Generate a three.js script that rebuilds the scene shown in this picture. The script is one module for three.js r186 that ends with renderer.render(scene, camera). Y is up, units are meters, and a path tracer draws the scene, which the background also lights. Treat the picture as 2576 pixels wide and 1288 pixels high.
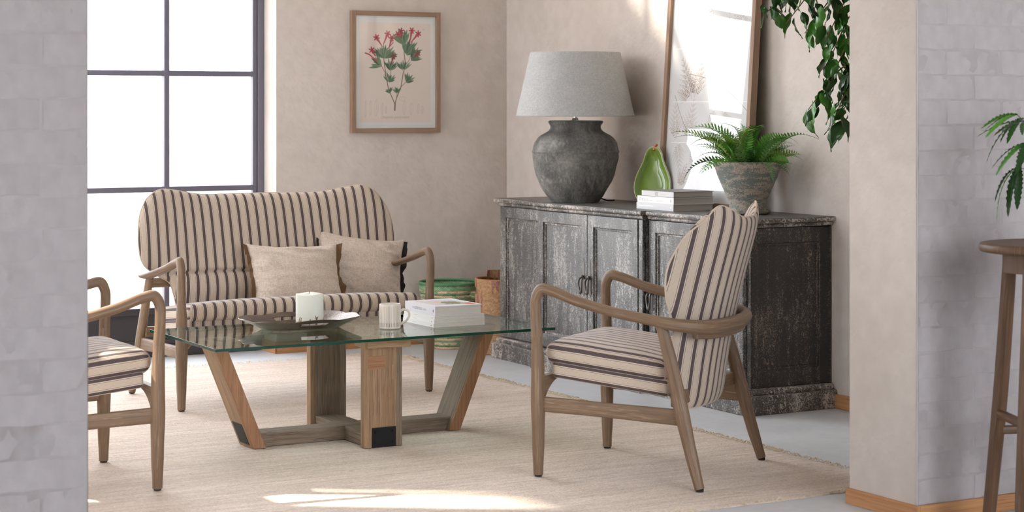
import * as THREE from 'three';
import { mergeGeometries } from 'three/addons/utils/BufferGeometryUtils.js';

// ---------------------------------------------------------------- camera, sky, sun, exposure
const scene = new THREE.Scene();
const TH = 29.5 * Math.PI / 180, F = 4850;
const camera = new THREE.PerspectiveCamera(2 * Math.atan(1018 / F) * 180 / Math.PI, 2576 / 2036, 0.1, 200);
camera.position.set(-5.14, 1.25, 9.112);
camera.rotation.y = -TH;
camera.setViewOffset(2576, 2036, 0, 748, 2576, 1288);
camera.focus = 7.6; camera.userData.fStop = 5.6;
const renderer = new THREE.WebGLRenderer({ antialias: true });
renderer.toneMapping = THREE.LinearToneMapping;
renderer.toneMappingExposure = 1.1;
renderer.shadowMap.enabled = true;
scene.background = new THREE.Color(0.95, 1.0, 1.09);
scene.backgroundIntensity = 6.9;
const SUN_AZ = [0.83, 0.56], SUN_TAN = 0.8;          // horizontal travel of the light, and its fall
const sun = new THREE.DirectionalLight(0xfff4e6, 17);
sun.name = 'sun';
sun.position.set(-2 - 14 * SUN_AZ[0], 14.1 * SUN_TAN + 0.5, 2 - 14 * SUN_AZ[1]);
sun.target.position.set(-2, 0.5, 2);
sun.castShadow = true;
Object.assign(sun.shadow.camera, { left: -9, right: 9, top: 9, bottom: -9, near: 0.5, far: 40 });
sun.shadow.mapSize.set(4096, 4096);
sun.shadow.radius = 2.2;
scene.add(sun, sun.target);

// ---------------------------------------------------------------- helpers
const V = (x, y, z) => new THREE.Vector3(x, y, z);
function rng(seed) { let s = seed >>> 0; return () => { s = (s + 0x6d2b79f5) | 0; let t = Math.imul(s ^ (s >>> 15), 1 | s); t = (t + Math.imul(t ^ (t >>> 7), 61 | t)) ^ t; return ((t ^ (t >>> 14)) >>> 0) / 4294967296; }; }
const clamp = (x, a = 0, b = 1) => Math.min(b, Math.max(a, x)), lerp = (a, b, t) => a + (b - a) * t;
const sstep = (a, b, x) => { const t = clamp((x - a) / (b - a)); return t * t * (3 - 2 * t); };
function hash(x, y, s) { let h = Math.imul(x, 374761393) ^ Math.imul(y, 668265263) ^ Math.imul(s, 1274126177); h = Math.imul(h ^ (h >>> 13), 1274126177); return ((h ^ (h >>> 16)) >>> 0) / 4294967296; }
// value noise with a whole-number period
function vn(x, y, px, py, s) {
  const ix = Math.floor(x), iy = Math.floor(y); let fx = x - ix, fy = y - iy; fx = fx * fx * (3 - 2 * fx); fy = fy * fy * (3 - 2 * fy);
  const m = (a, p) => ((a % p) + p) % p, x0 = m(ix, px), x1 = m(ix + 1, px), y0 = m(iy, py), y1 = m(iy + 1, py);
  return lerp(lerp(hash(x0, y0, s), hash(x1, y0, s), fx), lerp(hash(x0, y1, s), hash(x1, y1, s), fx), fy);
}
function fbm(u, v, fx, fy, oct, s) { let a = 0.5, t = 0, n = 0; for (let i = 0; i < oct; i++) { t += a * vn(u * fx, v * fy, fx, fy, s + i * 17); n += a; a *= 0.5; fx *= 2; fy *= 2; } return t / n; }
function tex(w, h, fn, srgb = true) {
  const d = new Uint8Array(w * h * 4);
  for (let y = 0; y < h; y++) for (let x = 0; x < w; x++) { const c = fn((x + 0.5) / w, (y + 0.5) / h), i = (y * w + x) * 4; if (c.length) { d[i] = clamp(c[0], 0, 255); d[i + 1] = clamp(c[1], 0, 255); d[i + 2] = clamp(c[2], 0, 255); } else d[i] = d[i + 1] = d[i + 2] = clamp(c * 255, 0, 255); d[i + 3] = 255; }
  const t = new THREE.DataTexture(d, w, h, THREE.RGBAFormat); t.magFilter = THREE.LinearFilter; t.minFilter = THREE.LinearFilter; t.wrapS = t.wrapT = THREE.RepeatWrapping;
  if (srgb) t.colorSpace = THREE.SRGBColorSpace; t.needsUpdate = true; return t;
}
function canvasTex(w, h, draw) { const c = document.createElement('canvas'); c.width = w; c.height = h; draw(c.getContext('2d'), w, h); const t = new THREE.CanvasTexture(c); t.colorSpace = THREE.SRGBColorSpace; t.wrapS = t.wrapT = THREE.ClampToEdgeWrapping; return t; }
const rep = (t, sx, sy) => { const c = t.clone(); c.repeat.set(1 / sx, 1 / sy); c.needsUpdate = true; return c; };   // texture of sx by sy metres
const mix3 = (a, b, t) => [lerp(a[0], b[0], t), lerp(a[1], b[1], t), lerp(a[2], b[2], t)];
const std = (o) => new THREE.MeshStandardMaterial(o), phys = (o) => new THREE.MeshPhysicalMaterial(o);

const names = new Map();
function numbered(n) { const k = names.get(n) || 0; names.set(n, k + 1); return k ? n + '_' + String(k).padStart(3, '0') : n; }
function tag(o, label, category, group) { o.userData.label = label; o.userData.category = category; if (group) o.userData.group = group; return o; }
function thing(name, label, category, [x, y, z] = [0, 0, 0], turn = 0, group) { const o = new THREE.Group(); o.name = numbered(name); o.position.set(x, y, z); o.rotation.y = turn; tag(o, label, category, group); scene.add(o); return o; }
function struct(name) { const o = new THREE.Group(); o.name = name; o.userData.kind = 'structure'; scene.add(o); return o; }
function part(name, geo, mat, parent, pos, rot) {
  const m = new THREE.Mesh(Array.isArray(geo) ? merge(geo) : geo, mat); m.name = parent === scene ? numbered(name) : name;
  if (pos) m.position.set(...pos); if (rot) m.rotation.set(...rot); m.castShadow = m.receiveShadow = true; parent.add(m); return m;
}
function sbox(name, list, mat) { const m = part(name, list.map((b) => wbox(...b)), mat, scene); m.name = name; m.userData.kind = 'structure'; return m; }
function merge(list) { return mergeGeometries(list.map((g) => { const n = g.index ? g.toNonIndexed() : g; for (const k of Object.keys(n.attributes)) if (!['position', 'normal', 'uv'].includes(k)) n.deleteAttribute(k); return n; })); }
// metres as uv, looked up across the axis each face points along; v runs along the axis given
function boxUV(g, long = 'y', ou = 0, ov = 0) {
  const p = g.attributes.position, n = g.attributes.normal, uv = new Float32Array(p.count * 2), L = 'xyz'.indexOf(long);
  for (let i = 0; i < p.count; i++) {
    const q = [p.getX(i), p.getY(i), p.getZ(i)], a = [Math.abs(n.getX(i)), Math.abs(n.getY(i)), Math.abs(n.getZ(i))], d = a.indexOf(Math.max(...a));
    let ax = [0, 1, 2].filter((k) => k !== d), v = ax.includes(L) ? L : ax[1], u = ax.find((k) => k !== v);
    uv[i * 2] = q[u] + ou + d * 0.352; uv[i * 2 + 1] = q[v] + ov;
  }
  g.setAttribute('uv', new THREE.BufferAttribute(uv, 2)); return g;
}
function flat(g) { return g.index ? g.toNonIndexed() : g; }
function smooth(g, crease = -1) {           // normals shared by place, up to a crease cosine
  g = flat(g); const p = g.attributes.position, N = p.count, fn = [], map = new Map(), a = V(), b = V(), c = V();
  for (let i = 0; i < N; i += 3) {
    a.fromBufferAttribute(p, i); b.fromBufferAttribute(p, i + 1); c.fromBufferAttribute(p, i + 2); const n = b.sub(a).cross(c.sub(a)); fn.push(n.clone());
    for (let k = 0; k < 3; k++) { const key = Math.round(p.getX(i + k) * 2e4) + ',' + Math.round(p.getY(i + k) * 2e4) + ',' + Math.round(p.getZ(i + k) * 2e4); if (!map.has(key)) map.set(key, []); map.get(key).push(i / 3); }
  }
  const un = fn.map((n) => n.clone().normalize()), out = new Float32Array(N * 3), t = V();
  for (let i = 0; i < N; i++) {
    const key = Math.round(p.getX(i) * 2e4) + ',' + Math.round(p.getY(i) * 2e4) + ',' + Math.round(p.getZ(i) * 2e4), me = un[(i / 3) | 0]; t.set(0, 0, 0);
    for (const f of map.get(key)) if (un[f].dot(me) > crease) t.add(fn[f]);
    if (t.lengthSq() < 1e-20) t.copy(me); t.normalize(); out[i * 3] = t.x; out[i * 3 + 1] = t.y; out[i * 3 + 2] = t.z;
  }
  g.setAttribute('normal', new THREE.BufferAttribute(out, 3)); return g;
}
// rounded box; inner grid can be bent by fn(v)
function rbox(w, h, d, r = 0.004, long = 'y', n = [1, 1, 1], k = 2, fn, ou = 0, ov = 0) {
  r = Math.min(r, w / 2, h / 2, d / 2) * 0.999;
  const lists = [w, h, d].map((s, a) => { const o = []; for (let i = 0; i <= k; i++) o.push(-s / 2 + r * (i / k)); for (let i = 1; i < n[a]; i++) o.push(lerp(-s / 2 + r, s / 2 - r, i / n[a])); for (let i = k; i >= 0; i--) o.push(s / 2 - r * (i / k)); return o; });
  const g = new THREE.BoxGeometry(1, 1, 1, ...lists.map((l) => l.length - 1)), p = g.attributes.position, half = [w / 2 - r, h / 2 - r, d / 2 - r], q = V(), c = V();
  for (let i = 0; i < p.count; i++) {
    const v = [p.getX(i), p.getY(i), p.getZ(i)].map((x, a) => lists[a][Math.round((x + 0.5) * (lists[a].length - 1))]);
    q.set(...v); c.set(clamp(v[0], -half[0], half[0]), clamp(v[1], -half[1], half[1]), clamp(v[2], -half[2], half[2]));
    q.sub(c); if (q.lengthSq() > 1e-14) q.setLength(r); q.add(c); p.setXYZ(i, q.x, q.y, q.z);
  }
  boxUV(g, long, ou, ov);
  if (fn) for (let i = 0; i < p.count; i++) { q.fromBufferAttribute(p, i); fn(q); p.setXYZ(i, q.x, q.y, q.z); }
  return smooth(g);
}
// box between world limits, for the shell
function wbox(x0, x1, y0, y1, z0, z1, r = 0.003) { const g = rbox(x1 - x0, y1 - y0, z1 - z0, r, 'y', [1, 1, 1], 1); g.translate((x0 + x1) / 2, (y0 + y1) / 2, (z0 + z1) / 2); return boxUV(g, 'y'); }
function rb(x0, x1, y0, y1, z0, z1, r = 0.003, long = 'y', o = 0) { const g = rbox(x1 - x0, y1 - y0, z1 - z0, r, long, [1, 1, 1], 2, null, o, o * 1.7); g.translate((x0 + x1) / 2, (y0 + y1) / 2, (z0 + z1) / 2); return g; }
// tube of changing elliptical section. pts: [x,y,z,a,b]; side: direction of the a radius at the start
function sweep(pts, { n = 40, m = 14, side = [1, 0, 0], fixed = false, p = 2, cap = 0.6, uo = 0 } = {}) {
  const C = new THREE.CatmullRomCurve3(pts.map((q) => V(q[0], q[1], q[2])), false, 'centripetal'), P = [], A = [], R = [], T = [];
  const at = (t) => { const x = t * (pts.length - 1), i = Math.min(pts.length - 2, Math.floor(x)), f = x - i, e = f * f * (3 - 2 * f); return [lerp(pts[i][3], pts[i + 1][3], e), lerp(pts[i][4] ?? pts[i][3], pts[i + 1][4] ?? pts[i + 1][3], e)]; };
  for (let i = 0; i <= n; i++) { const t = i / n; P.push(C.getPoint(t)); T.push(C.getTangent(t)); R.push(at(t)); }
  let s = V(...side);
  for (let i = 0; i <= n; i++) { const f = fixed ? V(...side) : s; s = f.clone().sub(T[i].clone().multiplyScalar(f.dot(T[i]))).normalize(); A.push(s.clone()); }
  const rings = [], push = (c, i, k, len) => { const B = T[i].clone().cross(A[i]), ring = []; for (let j = 0; j <= m; j++) { const a = (j / m) * Math.PI * 2, ca = Math.cos(a), sa = Math.sin(a), x = Math.sign(ca) * Math.abs(ca) ** (2 / p) * R[i][0] * k, y = Math.sign(sa) * Math.abs(sa) ** (2 / p) * R[i][1] * k; ring.push(c.clone().addScaledVector(A[i], x).addScaledVector(B, y)); } rings.push([ring, len, R[i]]); };
  let len = 0; const e0 = Math.min(...R[0]) * cap, e1 = Math.min(...R[n]) * cap;
  for (const k of [0.001, 0.5, 0.8, 0.95]) push(P[0].clone().addScaledVector(T[0], -e0 * Math.sqrt(1 - k * k) + 0), 0, k, -e0 * (1 - k));
  for (let i = 0; i <= n; i++) { if (i) len += P[i].distanceTo(P[i - 1]); push(P[i], i, 1, len); }
  for (const k of [0.95, 0.8, 0.5, 0.001]) push(P[n].clone().addScaledVector(T[n], e1 * Math.sqrt(1 - k * k)), n, k, len + e1 * (1 - k));
  const pos = [], uv = [], idx = [];
  for (const [ring, l, r] of rings) ring.forEach((q, j) => { pos.push(q.x, q.y, q.z); uv.push((j / m) * Math.PI * (pts[0][3] + (pts[0][4] ?? pts[0][3])) + uo, l + uo * 3); });
  for (let i = 0; i + 1 < rings.length; i++) for (let j = 0; j < m; j++) { const a = i * (m + 1) + j, b = a + m + 1; idx.push(a, a + 1, b, b, a + 1, b + 1); }
  return smooth(grid(pos, uv, idx));
}
function grid(pos, uv, idx) { const g = new THREE.BufferGeometry(); g.setAttribute('position', new THREE.Float32BufferAttribute(pos, 3)); g.setAttribute('uv', new THREE.Float32BufferAttribute(uv, 2)); g.setIndex(idx); g.computeVertexNormals(); return g; }
// sheet P(u,v) -> Vector3 given thickness, with holes where mask(u,v) is false
function thick(nu, nv, P, { t = 0.003, closed = true, mask = () => true, uvs = (u, v) => [u, v], crease = 0.5, flip = false } = {}) {
  const Q = [], N = [], at = (i, j) => Q[j * (nu + 1) + i];
  for (let j = 0; j <= nv; j++) for (let i = 0; i <= nu; i++) Q.push(P(i / nu, j / nv));
  for (let j = 0; j <= nv; j++) for (let i = 0; i <= nu; i++) {
    const l = closed ? at((i - 1 + nu) % nu, j) : at(Math.max(0, i - 1), j), r = closed ? at((i + 1) % nu, j) : at(Math.min(nu, i + 1), j), d = at(i, Math.max(0, j - 1)), u = at(i, Math.min(nv, j + 1));
    N.push(r.clone().sub(l).cross(u.clone().sub(d)).normalize());
  }
  const pos = [], uv = [], tri = (a, b, c, ua, ub, uc) => { pos.push(...a, ...b, ...c); uv.push(...ua, ...ub, ...uc); }, quad = (a, b, c, d, ua, ub, uc, ud) => { tri(a, b, c, ua, ub, uc); tri(a, c, d, ua, uc, ud); };
  const out = (i, j) => at(i, j).toArray(), inn = (i, j) => at(i, j).clone().addScaledVector(N[j * (nu + 1) + i], -t * (flip ? -1 : 1)).toArray(), U = (i, j) => uvs(i / nu, j / nv);
  const ok = (i, j) => { if (closed) i = (i + nu) % nu; return i >= 0 && i < nu && j >= 0 && j < nv && mask((i + 0.5) / nu, (j + 0.5) / nv); };
  for (let j = 0; j < nv; j++) for (let i = 0; i < nu; i++) {
    if (!ok(i, j)) continue; const a = [i, j], b = [i + 1, j], c = [i + 1, j + 1], d = [i, j + 1];
    quad(out(...a), out(...b), out(...c), out(...d), U(...a), U(...b), U(...c), U(...d)); quad(inn(...a), inn(...d), inn(...c), inn(...b), U(...a), U(...d), U(...c), U(...b));
    for (const [di, dj, p, q] of [[-1, 0, d, a], [1, 0, b, c], [0, -1, a, b], [0, 1, c, d]]) if (!ok(i + di, j + dj)) quad(out(...q), out(...p), inn(...p), inn(...q), U(...q), U(...p), U(...p), U(...q));
  }
  const g = new THREE.BufferGeometry(); g.setAttribute('position', new THREE.Float32BufferAttribute(pos, 3)); g.setAttribute('uv', new THREE.Float32BufferAttribute(uv, 2)); g.computeVertexNormals();
  return smooth(g, crease);
}
function lathe(prof, seg = 64, fn) {       // prof: [r, y]; uv in metres
  const g = new THREE.LatheGeometry(prof.map((q) => new THREE.Vector2(Math.max(q[0], 1e-4), q[1])), seg), p = g.attributes.position, uv = g.attributes.uv; let L = [0]; for (let i = 1; i < prof.length; i++) L.push(L[i - 1] + Math.hypot(prof[i][0] - prof[i - 1][0], prof[i][1] - prof[i - 1][1]));
  const R = Math.max(...prof.map((q) => q[0]));
  for (let i = 0; i < p.count; i++) uv.setXY(i, uv.getX(i) * 2 * Math.PI * R, L[Math.round(uv.getY(i) * (prof.length - 1))]);
  if (fn) { const q = V(); for (let i = 0; i < p.count; i++) { q.fromBufferAttribute(p, i); fn(q); p.setXYZ(i, q.x, q.y, q.z); } }
  return smooth(g, 0.3);
}
function spline(pts, n) { const c = new THREE.CatmullRomCurve3(pts.map((q) => V(q[0], q[1], 0)), false, 'centripetal'); return c.getPoints(n).map((q) => [q.x, q.y]); }
function extr(shape, depth, bevel = 0.003, seg = 1, curve = 12) { return new THREE.ExtrudeGeometry(shape, { depth, bevelEnabled: bevel > 0, bevelSize: bevel, bevelThickness: bevel, bevelOffset: -bevel, bevelSegments: seg, curveSegments: curve }); }
const poly = (pts) => new THREE.Shape(pts.map((q) => new THREE.Vector2(q[0], q[1])));
const rect = (x0, y0, x1, y1) => poly([[x0, y0], [x1, y0], [x1, y1], [x0, y1]]);
// shape drawn as (z, y) and pushed towards -x, from world x
function towardsMinusX(g, x) { return g.applyMatrix4(new THREE.Matrix4().makeBasis(V(0, 0, 1), V(0, 1, 0), V(-1, 0, 0)).setPosition(x, 0, 0)); }
// whole picture on one side of a box (0 +x, 1 -x, 2 +y, 3 -y, 4 +z, 5 -z), the rest takes one plain corner
function printBox(w, h, d, side, turn = 0) {
  const g = new THREE.BoxGeometry(w, h, d), uv = g.attributes.uv;
  for (let f = 0; f < 6; f++) for (let k = 0; k < 4; k++) { const i = f * 4 + k; if (f !== side) uv.setXY(i, 0.012, 0.012); else { let u = uv.getX(i), v = uv.getY(i); for (let t = 0; t < turn; t++) [u, v] = [v, 1 - u]; uv.setXY(i, u, v); } }
  return g;
}

// ---------------------------------------------------------------- materials
const T = {};
T.plaster = tex(512, 512, (u, v) => { const a = fbm(u, v, 3, 3, 5, 1), b = fbm(u, v, 40, 40, 3, 9), c = fbm(u, v, 5, 2, 4, 31); const k = (a - 0.5) * 18 + (b - 0.5) * 12 + (c - 0.5) * 12; return [208 + k, 198.5 + k * 1.02, 189.5 + k * 1.05]; });
T.plasterB = tex(512, 512, (u, v) => fbm(u, v, 5, 5, 6, 3) * 0.55 + fbm(u, v, 60, 60, 3, 12) * 0.3 + fbm(u, v, 12, 6, 3, 44) * 0.15, false);
T.paint = tex(512, 512, (u, v) => { const a = fbm(u, v, 4, 4, 5, 61), b = fbm(u, v, 50, 50, 2, 69), c = fbm(u, v, 9, 9, 4, 64); let k = (a - 0.5) * 22 + (b - 0.5) * 10; const stain = sstep(0.7, 0.85, c) * 12; return [172 + k - stain, 165 + k - stain * 1.15, 163 + k - stain * 1.3]; });
T.paintB = tex(512, 512, (u, v) => { const a = fbm(u, v, 7, 7, 5, 71), b = fbm(u, v, 36, 36, 4, 78); return 0.65 * a + 0.3 * b; }, false);
T.concrete = tex(512, 512, (u, v) => { const a = fbm(u, v, 4, 4, 6, 101), b = fbm(u, v, 90, 90, 2, 107), k = (a - 0.5) * 30 + (b - 0.5) * 9; return [199 + k, 201 + k, 203 + k]; });
T.concreteR = tex(256, 256, (u, v) => 0.62 + (fbm(u, v, 6, 6, 5, 120) - 0.5) * 0.5, false);
T.rug = tex(1024, 1024, (u, v) => {      // bands along u
  const band = fbm(u, v, 3, 56, 3, 131) - 0.5, st = fbm(u, v, 14, 190, 2, 137) - 0.5, sp = fbm(u, v, 190, 300, 2, 139), kn = sstep(0.68, 0.8, fbm(u, v, 26, 120, 3, 143));
  const k = band * 26 + st * 22 + (sp - 0.5) * 40 - kn * 16; return [233 + k, 216 + k * 1.02, 199 + k * 1.04];
});
T.rugB = tex(1024, 1024, (u, v) => { const row = 0.5 + 0.5 * Math.sin(v * 2 * Math.PI * 150 + 2.6 * fbm(u, v, 24, 24, 2, 150)); return 0.42 * row + 0.5 * fbm(u, v, 170, 240, 2, 151) + 0.25 * fbm(u, v, 12, 60, 3, 152); }, false);
function woodTex(seed, light, mid, dark, lime, fleck) {   // grain along v
  return tex(512, 1024, (u, v) => {
    const warp = fbm(u, v, 3, 2, 3, seed) * 0.9, g = fbm(u + warp * 0.13, v, 14, 2, 5, seed + 3), fine = fbm(u, v, 150, 5, 2, seed + 5), pore = sstep(0.63, 0.76, fbm(u, v, 120, 10, 2, seed + 8)), ring = 0.5 + 0.5 * Math.sin((u * 9 + warp * 3.2) * 6.2832);
    let c = mix3(light, mid, clamp(g * 1.3 - 0.1)); c = mix3(c, dark, clamp(ring * 0.2 + (fine - 0.5) * 0.6 + pore * 0.4)); const f = sstep(0.66, 0.78, fbm(u, v, 70, 9, 3, seed + 11)) * fleck; return mix3(c, lime, f);
  });
}
T.oak = woodTex(201, [139, 114, 88], [117, 92, 69], [82, 63, 47], [178, 159, 135], 0.4);
T.oakB = tex(256, 512, (u, v) => fbm(u, v, 90, 6, 3, 215) * 0.7 + fbm(u, v, 10, 3, 3, 216) * 0.3, false);
T.reclaim = woodTex(231, [174, 144, 112], [148, 116, 86], [96, 73, 54], [178, 160, 138], 0.2);
T.reclaimGrey = woodTex(251, [156, 139, 120], [130, 112, 94], [82, 68, 56], [184, 170, 152], 0.25);
T.reclaimRed = woodTex(271, [176, 132, 96], [152, 108, 76], [108, 76, 53], [190, 160, 126], 0.15);
T.pine = woodTex(291, [202, 152, 104], [184, 130, 84], [146, 98, 60], [212, 178, 140], 0.1);
T.frame = woodTex(311, [164, 137, 114], [142, 113, 91], [108, 84, 67], [186, 164, 144], 0.2);
function flakes(seed, base, base2, flake, flake2, cover) {
  return tex(1024, 1024, (u, v) => {
    const b = fbm(u, v, 8, 5, 4, seed), run = fbm(u, v, 26, 2, 3, seed + 4), big = fbm(u, v, 6, 3, 4, seed + 6), s = vn(u * 330, v * 270, 330, 270, seed + 9) * 0.65 + vn(u * 190, v * 150, 190, 150, seed + 10) * 0.35, s2 = fbm(u, v, 64, 30, 4, seed + 14);
    const c = mix3(base, base2, clamp((b - 0.3) * 2)), where = clamp(cover + (run - 0.5) * 0.9 + (big - 0.5) * 0.9), a = 0.86 - where * 0.5, q = 0.78 - where * 0.28;
    const f = sstep(a - 0.07, a + 0.07, s) * 0.85, f2 = sstep(q - 0.03, q + 0.03, s2 * 0.6 + s * 0.4) * 0.85; return mix3(mix3(c, flake, f), flake2, f2);
  });
}
T.flake = flakes(331, [44, 46, 46], [64, 66, 65], [140, 137, 132], [168, 165, 159], 0.46);
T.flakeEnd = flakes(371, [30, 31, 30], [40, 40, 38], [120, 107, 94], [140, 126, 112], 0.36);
T.edge = flakes(351, [64, 62, 59], [84, 80, 75], [168, 160, 151], [198, 189, 179], 0.62);
T.flakeB = tex(512, 512, (u, v) => 0.6 * fbm(u, v, 120, 90, 3, 340) + 0.4 * fbm(u, v, 20, 12, 3, 345), false);
T.topg = tex(256, 256, (u, v) => { const k = (fbm(u, v, 6, 6, 5, 361) - 0.5) * 30 + (fbm(u, v, 80, 80, 2, 364) - 0.5) * 16; return [92 + k, 91 + k, 88 + k]; });
function stripes(seed) {                 // one period of 44 mm in u, 88 mm in v
  return tex(176, 352, (u, v) => {
    const w = (hash(Math.floor(u * 88), Math.floor(v * 176), seed) - 0.5) * 14 + (vn(u * 22, v * 44, 22, 44, seed + 2) - 0.5) * 10, x = u * 44; let c = [193, 177, 159];
    if (x > 15.2 && x < 28.8) c = [86, 74, 73]; const line = (a) => (x > a && x < a + 1.3); if (line(11.2) || line(31.5)) c = [104, 91, 88];
    if ((x > 12.4 && x < 15.4) || (x > 28.6 && x < 31.5)) c = [208, 192, 172];
    const dark = c[0] < 100 ? 1.5 : 1; return [c[0] + w * dark, c[1] + w * dark, c[2] + w * dark];
  });
}
T.stripe = stripes(401);
T.weaveB = tex(256, 256, (u, v) => { const a = Math.sin(u * 402.1), b = Math.sin(v * 402.1); return 0.5 + 0.25 * a * b + 0.25 * (fbm(u, v, 100, 100, 2, 410) - 0.5) * 2; }, false);
const linenTex = (seed, c, amp) => tex(512, 512, (u, v) => { const k = ((vn(u * 40, v * 256, 40, 256, seed) - 0.5) + (vn(u * 256, v * 40, 256, 40, seed + 3) - 0.5)) * amp + (fbm(u, v, 5, 5, 4, seed + 5) - 0.5) * amp * 0.4; return [c[0] + k, c[1] + k, c[2] + k]; });
T.linen = linenTex(421, [198, 183, 167], 26);
T.shade = linenTex(431, [174, 175, 173], 20);
T.clay = tex(512, 512, (u, v) => { const a = fbm(u, v, 4, 4, 6, 441), b = fbm(u, v, 50, 50, 3, 447), s = sstep(0.6, 0.8, fbm(u, v, 12, 9, 4, 449)), k = (a - 0.5) * 92 + (b - 0.5) * 40 + s * 26; return [118 + k, 117 + k, 112 + k * 0.95]; });
T.clayB = tex(512, 512, (u, v) => 0.55 * fbm(u, v, 7, 7, 6, 455) + 0.45 * fbm(u, v, 44, 44, 3, 458), false);
T.glazePot = tex(512, 512, (u, v) => { const a = fbm(u, v, 5, 22, 5, 461), s = fbm(u, v, 64, 90, 3, 465), c = sstep(0.45, 0.53, a * 0.55 + s * 0.45), d = sstep(0.6, 0.7, fbm(u, v, 80, 120, 3, 467)); return mix3(mix3([184, 170, 155], [124, 131, 126], c), [98, 104, 101], d * 0.7); });
T.speck = tex(256, 256, (u, v) => fbm(u, v, 48, 48, 3, 471) * 0.7 + fbm(u, v, 6, 18, 3, 473) * 0.3, false);
T.metal = tex(256, 256, (u, v) => { const k = (fbm(u, v, 6, 6, 5, 481) - 0.5) * 60; return [108 + k, 96 + k, 87 + k]; });

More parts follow.
